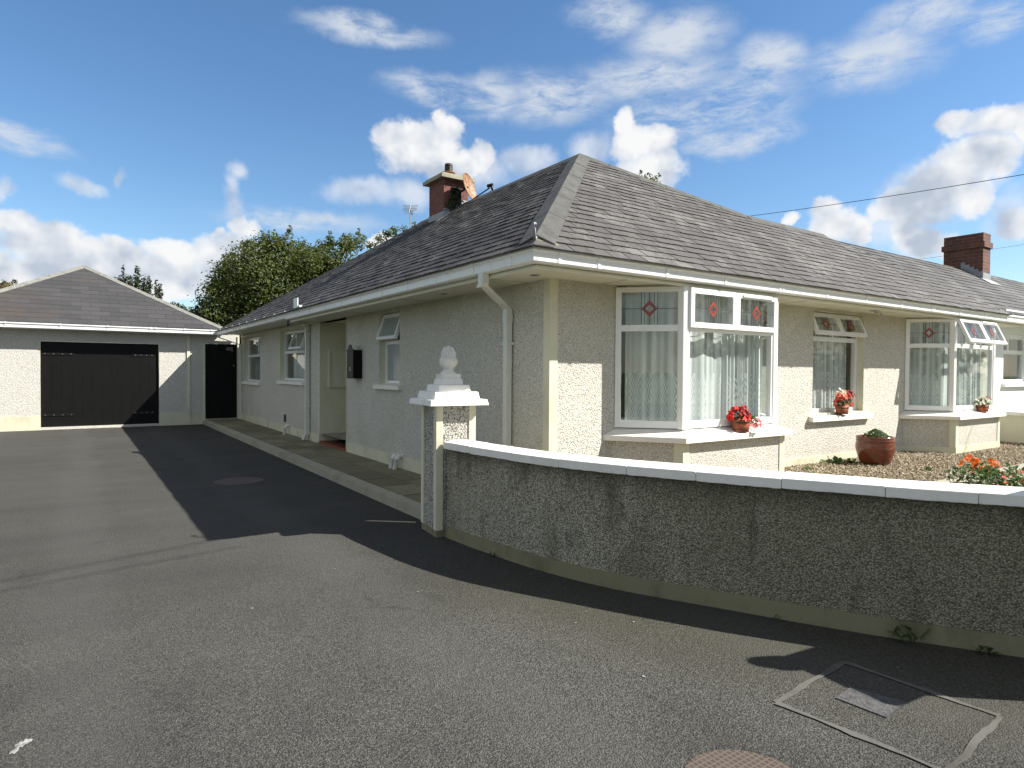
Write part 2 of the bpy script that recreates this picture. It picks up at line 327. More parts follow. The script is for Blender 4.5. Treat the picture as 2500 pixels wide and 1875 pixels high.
def asphalt(t, b):
    p = pos(t)
    fine = t.noise(p, 200, 3, 0.7); v = t.voro(p, 135); vc = t.voro(p, 135, out='Color')
    sp = t.node('ShaderNodeSeparateXYZ'); t.l.new(vc, sp.inputs[0])
    k = t.math('POWER', sp.outputs[0], 2.2)
    col = t.mix(k, (0.080, 0.079, 0.072, 1), (0.172, 0.169, 0.154, 1))
    col = t.mix(t.mapr(v, 0.35, 0.8, 0, 0.7, True), col, (0.022, 0.021, 0.018, 1))
    big = t.noise(p, 0.55, 6, 0.6, 0.3)
    col = t.mix(t.mapr(big, 0.36, 0.66, 0.0, 0.75, True), col, t.mix(0.55, col, (0.020, 0.021, 0.022, 1)))
    sx = t.node('ShaderNodeSeparateXYZ'); t.l.new(p, sx.inputs[0])
    # mossy stretch by the foot of the boundary wall
    dx = t.math('ADD', t.math('MULTIPLY', sx.outputs[0], 0.66), t.math('MULTIPLY', sx.outputs[1], 0.30))
    mo = t.math('MULTIPLY', t.mapr(t.math('ADD', dx, t.math('MULTIPLY', t.noise(p, 2.2, 5), 0.5)), 2.35, 3.05, 0, 1, True), t.mapr(sx.outputs[1], 4.8, 3.2, 0, 1, True))
    col = t.mix(t.math('MULTIPLY', mo, 0.45), col, (0.060, 0.056, 0.032, 1))
    # evener and darker towards the far end of the drive
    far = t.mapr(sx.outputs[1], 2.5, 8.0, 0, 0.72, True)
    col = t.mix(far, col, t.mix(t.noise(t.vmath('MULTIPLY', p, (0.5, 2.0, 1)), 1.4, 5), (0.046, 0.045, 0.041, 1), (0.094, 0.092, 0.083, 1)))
    oil = t.noise(t.vmath('MULTIPLY', p, (1.0, 0.7, 1)), 1.7, 4, 0.5)
    col = t.mix(t.mapr(oil, 0.64, 0.76, 0, 0.5, True), col, (0.022, 0.022, 0.021, 1))
    tr_ = t.math('SINE', t.math('ADD', t.math('MULTIPLY', sx.outputs[0], 3.9), t.math('MULTIPLY', t.noise(p, 0.35, 3), 3.0)))   # faint worn wheel paths up the drive
    col = t.mix(t.mapr(tr_, 0.3, 1.0, 0, 0.22, True), col, (0.105, 0.104, 0.098, 1))
    cw = t.vmath('MULTIPLY_ADD', t.noise(p, 3.0, 4, color=True), (0.5, 0.5, 0), p)
    ck = t.voro(cw, 0.42, 'DISTANCE_TO_EDGE'); ckm = t.math('MULTIPLY', t.mapr(ck, 0.0045, 0.001, 0, 1), t.mapr(t.noise(p, 0.8, 3), 0.54, 0.62, 0, 0.35))
    col = t.mix(ckm, col, (0.015, 0.015, 0.014, 1))
    st = t.voro(p, 6, out='Distance'); col = t.mix(t.mapr(st, 0.024, 0.010, 0, 0.55), col, (0.5, 0.5, 0.47, 1))
    t.put(b.inputs['Base Color'], col)
    b.inputs['Roughness'].default_value = 0.88; b.inputs['Specular IOR Level'].default_value = 0.10
    h = t.math('ADD', t.math('SUBTRACT', 1.0, v), t.math('MULTIPLY', fine, 0.7))
    t.put(b.inputs['Normal'], t.bump(h, 0.9, 0.006))
material('asphalt', asphalt)
def slab(t, b):
    p = pos(t); a = t.node('ShaderNodeAttribute'); a.attribute_name = 'tone'
    sp = t.node('ShaderNodeSeparateXYZ'); t.l.new(a.outputs['Color'], sp.inputs[0])
    n = t.noise(p, 5, 6, 0.65)
    col = t.mix(sp.outputs[0], (0.145, 0.13, 0.072, 1), (0.26, 0.24, 0.15, 1))
    col = t.mix(t.mapr(n, 0.42, 0.75, 0, 0.7, True), col, (0.12, 0.12, 0.075, 1))
    t.put(b.inputs['Base Color'], col); b.inputs['Roughness'].default_value = 0.85
    t.put(b.inputs['Normal'], t.bump(t.noise(p, 60, 4), 0.4, 0.004))
material('slab', slab)
def gravel(t, b):
    p = pos(t); v = t.voro(p, 32); vc = t.voro(p, 32, out='Color')
    sp = t.node('ShaderNodeSeparateXYZ'); t.l.new(vc, sp.inputs[0])
    col = t.ramp(sp.outputs[0], [(0, (0.09, 0.065, 0.036)), (0.5, (0.20, 0.15, 0.085)), (1, (0.33, 0.27, 0.18))])
    col = t.mix(t.mapr(v, 0.4, 0.8, 0, 0.8, True), col, (0.05, 0.04, 0.025, 1))
    t.put(b.inputs['Base Color'], col); b.inputs['Roughness'].default_value = 0.85
    t.put(b.inputs['Normal'], t.bump(t.math('SUBTRACT', 1, v), 1.0, 0.015))
material('gravel', gravel)
def stone(t, b):
    a = t.node('ShaderNodeAttribute'); a.attribute_name = 'tone'
    sp = t.node('ShaderNodeSeparateXYZ'); t.l.new(a.outputs['Color'], sp.inputs[0])
    col = t.ramp(sp.outputs[0], [(0, (0.085, 0.062, 0.034)), (0.35, (0.185, 0.140, 0.078)), (0.75, (0.285, 0.228, 0.140)), (1, (0.46, 0.40, 0.30))])
    t.put(b.inputs['Base Color'], col); b.inputs['Roughness'].default_value = 0.8
material('stone', stone)

def leafmat(name, c1, c2, trans=0.35):
    def fn(t, b):
        a = t.node('ShaderNodeAttribute'); a.attribute_name = 'tone'
        sp = t.node('ShaderNodeSeparateXYZ'); t.l.new(a.outputs['Color'], sp.inputs[0])
        col = t.mix(sp.outputs[0], (*c1, 1), (*c2, 1))
        t.put(b.inputs['Base Color'], col); b.inputs['Roughness'].default_value = 0.55; b.inputs['Specular IOR Level'].default_value = 0.35
        tr = t.node('ShaderNodeBsdfTranslucent'); t.put(tr.inputs[0], t.mix(0.5, col, (*[x * 1.6 for x in c2], 1)))
        mx = t.node('ShaderNodeMixShader'); mx.inputs[0].default_value = trans
        t.l.new(b.outputs[0], mx.inputs[1]); t.l.new(tr.outputs[0], mx.inputs[2])
        t.l.new(mx.outputs[0], t.n['Material Output'].inputs[0])
    return material(name, fn)
leafmat('leaf_tree', (0.014, 0.034, 0.009), (0.115, 0.135, 0.028))
leafmat('leaf_dark', (0.022, 0.040, 0.018), (0.060, 0.082, 0.038))
leafmat('leaf_autumn', (0.10, 0.07, 0.02), (0.16, 0.13, 0.04))
leafmat('leaf_pot', (0.025, 0.060, 0.012), (0.10, 0.17, 0.045))
leafmat('petal_red', (0.42, 0.006, 0.008), (0.66, 0.030, 0.018), 0.25)
leafmat('petal_dark_red', (0.20, 0.003, 0.008), (0.36, 0.008, 0.015), 0.25)
leafmat('petal_pink', (0.62, 0.10, 0.13), (0.78, 0.26, 0.28), 0.25)
leafmat('petal_orange', (0.62, 0.09, 0.006), (0.80, 0.22, 0.01), 0.25)
leafmat('petal_cream', (0.55, 0.55, 0.40), (0.75, 0.75, 0.62), 0.25)
leafmat('petal_coral', (0.62, 0.07, 0.045), (0.72, 0.16, 0.10), 0.25)

def glassmat(name, gl=0.0, tint=(0.93, 0.97, 0.96)):
    def fn(t, b):
        t.n.remove(b)
        tr = t.node('ShaderNodeBsdfTransparent'); tr.inputs[0].default_value = (*tint, 1)
        g = t.node('ShaderNodeBsdfGlossy'); g.inputs['Roughness'].default_value = 0.015
        ge = t.node('ShaderNodeNewGeometry'); cs = t.math('ABSOLUTE', t.vmath('DOT_PRODUCT', ge.outputs['Incoming'], ge.outputs['True Normal']))
        fr = t.math('ADD', 0.055, t.math('MULTIPLY', 0.945, t.math('POWER', t.math('SUBTRACT', 1.0, cs), 5.0)))
        mx = t.node('ShaderNodeMixShader'); t.l.new(t.math('ADD', t.math('MULTIPLY', fr, 1.5), gl, clamp=True), mx.inputs[0])
        t.l.new(tr.outputs[0], mx.inputs[1]); t.l.new(g.outputs[0], mx.inputs[2]); t.l.new(mx.outputs[0], t.n['Material Output'].inputs[0])
    return material(name, fn)
glassmat('glass')
def frosted(t, b):
    b.inputs['Base Color'].default_value = (0.30, 0.34, 0.33, 1); b.inputs['Roughness'].default_value = 0.12
    b.inputs['Specular IOR Level'].default_value = 0.6
    t.put(b.inputs['Normal'], t.bump(t.noise(pos(t), 60, 2), 0.15, 0.003))
material('frosted_glass', frosted)
def lace(t, b):
    uv = t.node('ShaderNodeUVMap'); sx = t.node('ShaderNodeSeparateXYZ'); t.l.new(uv.outputs[0], sx.inputs[0])
    u, v = sx.outputs[0], sx.outputs[1]                                   # metres along the cloth, metres above its hem
    def band(v0, h):
        sc = t.math('ABSOLUTE', t.math('SINE', t.math('MULTIPLY', u, 19.0)))
        top = t.math('ADD', v0 + h * 0.72, t.math('MULTIPLY', sc, h * 0.38))
        inb = t.math('MULTIPLY', t.math('LESS_THAN', v, top), t.math('GREATER_THAN', v, v0))
        # pointed motifs: nested lozenges with open work between
        fu = t.math('SUBTRACT', t.math('FRACT', t.math('DIVIDE', u, 0.16535)), 0.5)
        fv = t.math('DIVIDE', t.math('SUBTRACT', v, v0 + h * 0.45), h)
        d = t.math('ADD', t.math('MULTIPLY', t.math('ABSOLUTE', fu), 2.0), t.math('MULTIPLY', t.math('ABSOLUTE', fv), 1.6))
        ring = t.math('SINE', t.math('MULTIPLY', d, 15.0))
        rim = t.math('MULTIPLY', t.mapr(t.math('ABSOLUTE', t.math('SUBTRACT', top, v)), 0.030, 0.012, 0, 1), 1.0)
        return t.math('MULTIPLY', inb, t.math('MAXIMUM', rim, t.mapr(ring, -0.55, 0.05, 0.40, 1.0)))
    m = t.math('MAXIMUM', band(0.0, 0.25), band(0.23, 0.30))
    dots = t.mapr(t.voro(uv.outputs[0], 30, rnd=0.5), 0.16, 0.10, 0, 0.5)
    pl = t.mapr(t.math('ADD', t.math('SINE', t.math('MULTIPLY', u, 46.0)), t.math('SINE', t.math('MULTIPLY', u, 29.0))), -1.4, 1.4, 0.0, 0.50)
    op = t.math('MAXIMUM', t.math('ADD', t.math('ADD', 0.52, pl), t.math('MULTIPLY', dots, 0.35)), t.math('MULTIPLY', m, 0.97))
    b.inputs["Base Color"].default_value = (0.90, 0.93, 0.915, 1); b.inputs['Roughness'].default_value = 0.9; b.inputs['Specular IOR Level'].default_value = 0.1
    tl = t.node('ShaderNodeBsdfTranslucent'); tl.inputs[0].default_value = (0.8, 0.86, 0.85, 1)
    m0 = t.node('ShaderNodeMixShader'); m0.inputs[0].default_value = 0.3; t.l.new(b.outputs[0], m0.inputs[1]); t.l.new(tl.outputs[0], m0.inputs[2])
    tr = t.node('ShaderNodeBsdfTransparent')
    m1 = t.node('ShaderNodeMixShader'); t.l.new(op, m1.inputs[0]); t.l.new(tr.outputs[0], m1.inputs[1]); t.l.new(m0.outputs[0], m1.inputs[2])
    t.l.new(m1.outputs[0], t.n['Material Output'].inputs[0])
material('lace', lace)
def rust(t, b):
    p = pos(t); n = t.noise(p, 5, 6, 0.65); n2 = t.noise(p, 18, 5)
    col = t.ramp(n, [(0.3, (0.34, 0.24, 0.14)), (0.5, (0.24, 0.105, 0.035)), (0.7, (0.12, 0.042, 0.016))])
    col = t.mix(t.mapr(n2, 0.5, 0.7, 0, 0.4), col, (0.62, 0.55, 0.42, 1))
    t.put(b.inputs['Base Color'], col); b.inputs['Roughness'].default_value = 0.6
material('rusty_dish', rust)
def cover(name, c, grid, w):
    def fn(t, b):
        p = pos(t); sx = t.node('ShaderNodeSeparateXYZ'); t.l.new(p, sx.inputs[0])
        a = t.math('FRACT', t.math('MULTIPLY', sx.outputs[0], grid)); c2 = t.math('FRACT', t.math('MULTIPLY', sx.outputs[1], grid))
        e = t.math('MAXIMUM', t.math('LESS_THAN', a, w), t.math('LESS_THAN', c2, w))
        n = t.noise(p, 14, 5)
        base = t.mix(t.mapr(n, 0.3, 0.7, 0, 1), (*c, 1), (*[x * 0.55 for x in c], 1))
        t.put(b.inputs['Base Color'], t.mix(t.math('MULTIPLY', e, 0.75), base, (*[min(1, x * 1.75) for x in c], 1)))
        b.inputs['Roughness'].default_value = 0.7
        t.put(b.inputs['Normal'], t.bump(e, 0.8, 0.006))
    return material(name, fn)
cover('cover_rust', (0.078, 0.060, 0.047), 42, 0.3)
cover('cover_far', (0.085, 0.058, 0.045), 20, 0.2)
plain('cover_grey', (0.085, 0.085, 0.085), 0.55, 0.4, var=0.5, scale=30, bump=0.6, bscale=90)

# ------------------------------------------------------------------ mesh helper
class MB:
    def __init__(s): s.v = []; s.f = []; s.m = []; s.tone = []; s.uv = {}; s.smooth = set()
    def add(s, verts, faces, m=0, tone=None, smooth=False):
        o = len(s.v); s.v.extend([tuple(x) for x in verts])
        for f in faces:
            if smooth: s.smooth.add(len(s.f))
            s.f.append([i + o for i in f]); s.m.append(m); s.tone.append(tone)
        return o
    def box(s, a, b, m=0, tone=None):
        x0, x1 = sorted((a[0], b[0])); y0, y1 = sorted((a[1], b[1])); z0, z1 = sorted((a[2], b[2]))
        s.add([(x0,y0,z0),(x1,y0,z0),(x1,y1,z0),(x0,y1,z0),(x0,y0,z1),(x1,y0,z1),(x1,y1,z1),(x0,y1,z1)],
              [(3,2,1,0),(4,5,6,7),(0,1,5,4),(1,2,6,5),(2,3,7,6),(3,0,4,7)], m, tone)
    def obox(s, o, u, v, w, m=0, tone=None):        # corner + three edge vectors
        o, u, v, w = map(Vector, (o, u, v, w))
        P = [o, o+u, o+u+v, o+v, o+w, o+u+w, o+u+v+w, o+v+w]
        F = [(3,2,1,0),(4,5,6,7),(0,1,5,4),(1,2,6,5),(2,3,7,6),(3,0,4,7)]
        if u.cross(v).dot(w) < 0: F = [tuple(reversed(f)) for f in F]
        s.add(P, F, m, tone)
    def quad(s, a, b, c, d, m=0, tone=None): s.add([a, b, c, d], [(0, 1, 2, 3)], m, tone)
    def prism(s, poly, z0, z1, m=0, tone=None):      # counter-clockwise outline in plan
        n = len(poly)
        A = sum(poly[i][0]*poly[(i+1)%n][1]-poly[(i+1)%n][0]*poly[i][1] for i in range(n))
        if A < 0: poly = poly[::-1]
        z0f = z0 if callable(z0) else (lambda p: z0); z1f = z1 if callable(z1) else (lambda p: z1)
        V = [(p[0], p[1], z0f(p)) for p in poly] + [(p[0], p[1], z1f(p)) for p in poly]
        F = [tuple(range(n-1, -1, -1)), tuple(range(n, 2*n))] + [(i, (i+1)%n, n+(i+1)%n, n+i) for i in range(n)]
        s.add(V, F, m, tone)
    def tube(s, pts, r, n=8, m=0, cap=True, rs=None):
        pts = [Vector(p) for p in pts]; rings = []
        for i, p in enumerate(pts):
            d = (pts[min(i+1, len(pts)-1)] - pts[max(i-1, 0)]).normalized()
            a = Vector((0,0,1)) if abs(d.z) < 0.9 else Vector((1,0,0))
            u = d.cross(a).normalized(); w = d.cross(u); rr = rs[i] if rs else r
            rings.append([p + (u*math.cos(k*2*math.pi/n) + w*math.sin(k*2*math.pi/n))*rr for k in range(n)])
        V = [v for R in rings for v in R]; F = []
        for i in range(len(pts)-1):
            for k in range(n): F.append((i*n+k, i*n+(k+1)%n, (i+1)*n+(k+1)%n, (i+1)*n+k))
        s.add(V, F, m, smooth=True)
        if cap: s.add(rings[0], [tuple(range(n))], m); s.add(rings[-1], [tuple(range(n-1,-1,-1))], m)
    def lathe(s, prof, c, n=24, m=0, sx=1.0, sy=1.0, smooth=True, rot=0.0):
        V = []; F = []; k = len(prof); cr, sr = math.cos(rot), math.sin(rot)
        for i in range(n):
            a = 2*math.pi*i/n
            for r, z in prof:
                x, y = r*math.cos(a)*sx, r*math.sin(a)*sy
                V.append((c[0]+x*cr-y*sr, c[1]+x*sr+y*cr, c[2]+z))
        for i in range(n):
            for j in range(k-1):
                a, b = i*k+j, ((i+1)%n)*k+j; F.append((a, b, b+1, a+1))
        s.add(V, F, m, smooth=smooth)
    def build(s, name, mats, parent=None, label=None, cat=None, group=None, kind=None):
        me = bpy.data.meshes.new(name); me.from_pydata(s.v, [], s.f)
        mats = mats if isinstance(mats, (list, tuple)) else [mats]
        for q in mats: me.materials.append(MATS[q])
        me.polygons.foreach_set('material_index', s.m)
        sm = [False]*len(s.f)
        for i in s.smooth: sm[i] = True
        me.polygons.foreach_set('use_smooth', sm)
        if any(t is not None for t in s.tone):
            ca = me.color_attributes.new('tone', 'FLOAT_COLOR', 'CORNER'); data = []
            for f, t in zip(s.f, s.tone):
                t = t if t is not None else (0.5, 0.5, 0.5); data.extend([t[0], t[1], t[2], 1.0]*len(f))
            ca.data.foreach_set('color', data)
        if s.uv:
            ul = me.uv_layers.new(name='UVMap')
            for poly in me.polygons:
                for li in poly.loop_indices: ul.data[li].uv = s.uv.get(me.loops[li].vertex_index, (0, 0))
        me.update()
        o = bpy.data.objects.new(name, me); COL.objects.link(o)
        if parent is not None: o.parent = parent; o.matrix_parent_inverse = pinv(parent)
        return tag(o, label, cat, group, kind)
WORLD = {}
def pinv(o): return Matrix.Translation(WORLD.get(o.name, Vector((0,0,0)))).inverted() if o.name in WORLD else Matrix()
def tag(o, label=None, cat=None, group=None, kind=None):
    if label: o['label'] = label
    if cat: o['category'] = cat
    if group: o['group'] = group
    if kind: o['kind'] = kind
    return o
def thing(name, loc, label, cat, group=None):
    o = bpy.data.objects.new(name, None); COL.objects.link(o); o.location = loc; o.empty_display_size = 0.2
    WORLD[o.name] = Vector(loc); return tag(o, label, cat, group)
def struct(mb, name, mats): return mb.build(name, mats, kind='structure')
rnd = random.random
def rt(): return (rnd(), rnd(), rnd())

# ------------------------------------------------------------------ plan of the place (metres; drive at z = 0)
XL, YF = 3.80, 4.92            # house corner: left wall X, front wall Y
ZS = 2.41                      # soffit
FX, FY = 3.25, 4.41            # outer faces of the fascias
SL = 0.7017                    # roof pitch (35 degrees)
EX, EY, EZ = 3.14, 4.30, 2.56  # line of the roof planes at the eaves
YEND = 19.06; YG = 19.30
ZG = 0.26                      # garden gravel
ZP = 0.12                      # paved path
def zl(x): return EZ + SL*(x-EX)
def zf(y): return EZ + SL*(y-EY)

# ------------------------------------------------------------------ ground
g = MB()
g.quad((-900,-900,-0.03),(900,-900,-0.03),(900,900,-0.03),(-900,900,-0.03)); struct(g, 'ground', 'grass_far')
g = MB()
g.quad((-14,-10,0),(16,-10,0),(16,19.7,0),(-14,19.7,0)); struct(g, 'driveway', 'asphalt')

# boundary wall line (outer foot of the wall), from the pier to the right-hand pier
WALL = [(2.745,5.08),(2.765,4.75),(2.80,4.40),(2.845,4.05),(2.92,3.68),(3.03,3.32),(3.19,2.96),(3.375,2.60),(3.575,2.20),(3.80,1.79),(4.00,1.47),(4.17,1.20),(4.30,.96)]
def spline(pts, k=4):
    out = []
    for i in range(len(pts)-1):
        p0 = Vector(pts[max(i-1,0)]); p1 = Vector(pts[i]); p2 = Vector(pts[i+1]); p3 = Vector(pts[min(i+2,len(pts)-1)])
        for j in range(k):
            t = j/k
            out.append(0.5*((2*p1)+(p2-p0)*t+(2*p0-5*p1+4*p2-p3)*t*t+(3*p1-p0-3*p2+p3)*t**3))
    out.append(Vector(pts[-1])); return out
WL = spline(WALL, 4)
def offs(line, d):              # d > 0: to the left of travel (towards the garden)
    out = []
    for i, p in enumerate(line):
        t = (line[min(i+1,len(line)-1)] - line[max(i-1,0)]).normalized()
        out.append(p + Vector((-t.y, t.x))*d)
    return out

# garden ground behind the wall
gin = offs(WL, 0.11)
poly = [(p.x, p.y) for p in gin] + [(4.6,0.5),(15.5,0.5),(15.5,5.0),(3.7,5.0),(2.95,5.3)]
g = MB(); g.prism(poly[::-1], -0.02, ZG); struct(g, 'garden_gravel', 'gravel')
g = MB(); g.prism([(4.5,1.2),(16,1.2),(16,3.28),(4.5,3.28)], ZG-0.05, ZG+0.02); struct(g, 'garden_path', 'concrete')

# paved path beside the house
g = MB()
y = 5.3; row = 0
while y < 19.25:
    L = 0.60
    for k, (x0, x1) in enumerate(((2.98,3.39),(3.39,3.80))):
        oy = 0.0 if k == 0 else -0.3
        g.box((x0+0.007, y+oy+0.008, 0.03), (x1-0.007, min(y+oy+L-0.008, 19.28), ZP+random.uniform(-0.003,0.003)), 0, rt())
    y += L
g.box((2.98,4.95,0.0),(3.8,19.28,0.105),1)
struct(g, 'paved_path', ['slab','soil'])
g = MB(); y = 5.45
while y < 19.25:
    y1 = min(y+0.914, 19.28)
    g.prism([(2.855,y+0.004),(2.975,y+0.004),(2.975,y1-0.004),(2.855,y1-0.004)], -0.02, lambda p: ZP-0.004 if p[0] > 2.9 else ZP-0.018, 0)
    y = y1
struct(g, 'kerb', 'concrete')

# loose stones on the gravel bed
g = MB(); R = random.Random(3)
for i in range(9500):
    x = R.uniform(6.9, 14.2); yy = R.uniform(3.29, 4.9)
    if 5.0 < x < 6.95 and yy > 4.2: continue
    if 11.3 < x < 13.2 and yy > 4.25: continue
    r = R.uniform(0.010, 0.024); a = R.uniform(0, 6.28); ca, sa = math.cos(a), math.sin(a)
    ex, ey, ez = r*R.uniform(0.8,1.5), r*R.uniform(0.7,1.1), r*R.uniform(0.5,0.9)
    V = [(ex,0,0),(0,ey,0.1*ez),(-ex,0.2*ey,0),(0.1*ex,-ey,0),(0.15*ex,0.1*ey,ez),(0,0,-ez)]
    V = [(x+q[0]*ca-q[1]*sa, yy+q[0]*sa+q[1]*ca, ZG+0.006+q[2]) for q in V]
    g.add(V, [(0,1,4),(1,2,4),(2,3,4),(3,0,4)], 0, rt())
g.build('gravel_stones', 'stone', kind='stuff')

# ------------------------------------------------------------------ house shell
house = thing('bungalow', (XL, YF, 0), 'cream pebbledashed corner bungalow with slate roof, white gutters and lace-curtained bay windows', 'house')
# local frames: u along the wall (m), n outwards
class Frame:
    def __init__(s, o, u, n): s.o = Vector(o); s.u = Vector(u); s.n = Vector(n)
    def p(s, u, n, z): q = s.o + s.u*u + s.n*n; return (q.x, q.y, z)
    def box(s, mb, u0, u1, n0, n1, z0, z1, m=0, tone=None):
        o = Vector(s.p(u0, n0, z0)); mb.obox(o, s.u*(u1-u0), s.n*(n1-n0), Vector((0,0,z1-z0)), m, tone)
LW = Frame((XL,0,0), (0,1,0), (-1,0,0))          # u = world Y
FW = Frame((0,YF,0), (1,0,0), (0,-1,0))          # u = world X
def wall(mb, fr, u0, u1, z0, z1, holes, depth, m=0, mr=1):
    us = sorted({u0,u1,*[h[0] for h in holes],*[h[1] for h in holes]}); zs = sorted({z0,z1,*[h[2] for h in holes],*[h[3] for h in holes]})
    flip = fr.u.cross(Vector((0,0,1))).dot(fr.n) < 0
    for a, b in zip(us, us[1:]):
        for c, d in zip(zs, zs[1:]):
            if any(h[0] <= a and b <= h[1] and h[2] <= c and d <= h[3] for h in holes): continue
            q = [fr.p(a,0,c), fr.p(b,0,c), fr.p(b,0,d), fr.p(a,0,d)]
            mb.quad(*(q[::-1] if flip else q), m)
    for a, b, c, d in holes:
        mb.quad(fr.p(a,0,c), fr.p(a,-depth,c), fr.p(a,-depth,d), fr.p(a,0,d), mr)
        mb.quad(fr.p(b,0,c), fr.p(b,0,d), fr.p(b,-depth,d), fr.p(b,-depth,c), mr)
        mb.quad(fr.p(a,0,d), fr.p(a,-depth,d), fr.p(b,-depth,d), fr.p(b,0,d), mr)
        mb.quad(fr.p(a,0,c), fr.p(b,0,c), fr.p(b,-depth,c), fr.p(a,-depth,c), mr)
XE = 14.42                                      # party line with the next house
BAY1, BAY2 = 5.92, 12.27                        # centres of the bays
W_A = (8.42, 9.17, 1.30, 2.36); W_B = (13.0, 14.9, 1.27, 2.36); W_C = (16.82, 18.68, 1.19, 2.36); DOOR = (10.58, 12.02, 0.10, 2.41)
W_F = (8.37, 9.73, 0.95, 2.37)
b1h = (BAY1-1.23, BAY1+1.23, 0.30, 2.40); b2h = (BAY2-1.23, BAY2+1.23, 0.30, 2.40)
g = MB()
wall(g, LW, YF, YEND, 0.0, ZS+0.1, [W_A, W_B, W_C, DOOR], 0.16)
wall(g, FW, XL, XE, 0.0, ZS+0.1, [W_F, b1h, b2h], 0.20)
g.quad((XL,YEND,0),(XL+5.6,YEND,0),(XL+5.6,YEND,ZS),(XL,YEND,ZS))
g.quad((9.4,10.4,0),(9.4,YEND,0),(9.4,YEND,ZS),(9.4,10.4,ZS)); g.quad((9.4,10.4,0),(XE,10.4,0),(XE,10.4,ZS),(9.4,10.4,ZS)); g.quad((XE,YF,0),(XE,10.4,0),(XE,10.4,ZS),(XE,YF,ZS))
g.build('wall', ['house_dash','cream_render'], house)
g = MB()                                          # rooms behind the windows
g.quad((XL+.02,YF+.02,0.30),(XE,YF+.02,0.30),(XE,10.3,0.30),(XL+.02,10.3,0.30)); g.quad((XL+.02,9.0,0.301),(9.3,9.0,0.301),(9.3,YEND-.02,0.301),(XL+.02,YEND-.02,0.301))
g.quad((4.0,8.35,0.3),(XE,8.35,0.3),(XE,8.35,ZS),(4.0,8.35,ZS)); g.quad((7.6,YF+.05,.3),(7.6,8.35,.3),(7.6,8.35,ZS),(7.6,YF+.05,ZS)); g.quad((10.4,YF+.05,.3),(10.4,8.35,.3),(10.4,8.35,ZS),(10.4,YF+.05,ZS))
g.quad((6.4,8.4,0.3),(6.4,YEND,0.3),(6.4,YEND,ZS),(6.4,8.4,ZS))
g.build('room_partition', 'interior', house)
# door recess
g = MB()
XR = XL+.16
g.quad((XR,DOOR[1],.1),(XL+1.2,DOOR[1],.1),(XL+1.2,DOOR[1],ZS),(XR,DOOR[1],ZS)); g.quad((XR,DOOR[0],.1),(XR,DOOR[0],ZS),(XL+1.2,DOOR[0],ZS),(XL+1.2,DOOR[0],.1))
g.quad((XL+1.2,DOOR[0],.1),(XL+1.2,DOOR[0],ZS),(XL+1.2,DOOR[1],ZS),(XL+1.2,DOOR[1],.1))
g.build('porch_recess', 'cream_render', house)
g = MB(); g.box((3.965,DOOR[1]-.035,1.20),(4.75,DOOR[1]-.004,1.88)); 
for a,b,c,d in ((3.945,3.985,1.18,1.90),(4.73,4.77,1.18,1.90),(3.985,4.73,1.18,1.215),(3.985,4.73,1.865,1.90)): g.box((a,DOOR[1]-.055,c),(b,DOOR[1]-.003,d))
g.build('meter_cupboard', 'cream_board', house)
g = MB(); g.box((XL-.03,DOOR[0]+.003,.02),(XL+1.19,DOOR[1]-.003,.165)); pt = g.build('porch_step', 'red_tile', house)
g = MB(); g.box((XL+.22,DOOR[0]+.15,.166),(XL+.75,DOOR[1]-.25,.18)); tag(g.build('door_mat', 'rubber_mat'), 'black door mat on the red tiled porch step', 'mat')
# plinths, quoins
for a, b in ((YF-0.012, DOOR[0]), (DOOR[1], YEND)): g = MB(); LW.box(g, a, b, 0, 0.014, 0.0, 0.285); g.build('plinth', 'plinth_render', house)
for a, b in ((XL-0.014, BAY1-1.29), (BAY1+1.29, BAY2-1.29), (BAY2+1.29, XE)): g = MB(); FW.box(g, a, b, 0.0005, 0.014, 0.1, 0.355); g.build('plinth', 'plinth_render', house)
g = MB(); LW.box(g, YF-0.016, YF+0.085, 0, 0.016, 0.286, ZS-0.001); FW.box(g, XL, XL+0.085, 0, 0.016, 0.356, ZS-0.001); g.build('quoin', 'cream_render', house)
g = MB(); LW.box(g, DOOR[0]-0.012, DOOR[0]-.0005, 0, 0.012, 0.11, ZS-0.002); g.build('door_reveal_edge', 'cream_render', house); g = MB(); LW.box(g, DOOR[1]+.0005, DOOR[1]+0.05, 0, 0.012, 0.286, ZS-0.002); g.build('door_reveal_edge', 'cream_render', house)
# soffit / ceiling, fascia
YST = 12.0                                          # step in the eaves
g = MB()
g.prism([(FX+.02,FY+.02),(XE+.2,FY+.02),(XE+.2,10.4),(9.4,10.4),(9.4,YEND),(XL-.02,YEND),(XL-.02,YST),(FX+.02,YST)], ZS, ZS+.02)
g.prism([(FX+.02,YST+.001),(XL-.021,YST+.001),(XL-.021,YEND+.1),(FX+.02,YEND+.1)], ZS+.07, ZS+.09)
g.build('soffit', 'cream_board', house)
g = MB()
g.box((FX,FY,2.388),(FX+.02,YST,2.53)); g.box((FX+.02,FY,2.388),(XE+.15,FY+.02,2.53)); g.box((FX+.001,YST,2.462),(FX+.021,YEND+.2,2.56)); g.box((FX+.02,YST-.02,2.388),(XL,YST-.0005,2.52))
g.box((FX-.012,FY-.012,2.382),(FX-.0005,YST,2.412)); g.box((FX-.0005,FY-.012,2.382),(XE+.15,FY-.0005,2.412))
y = 8.0
g.build('fascia', 'cream_board', house)
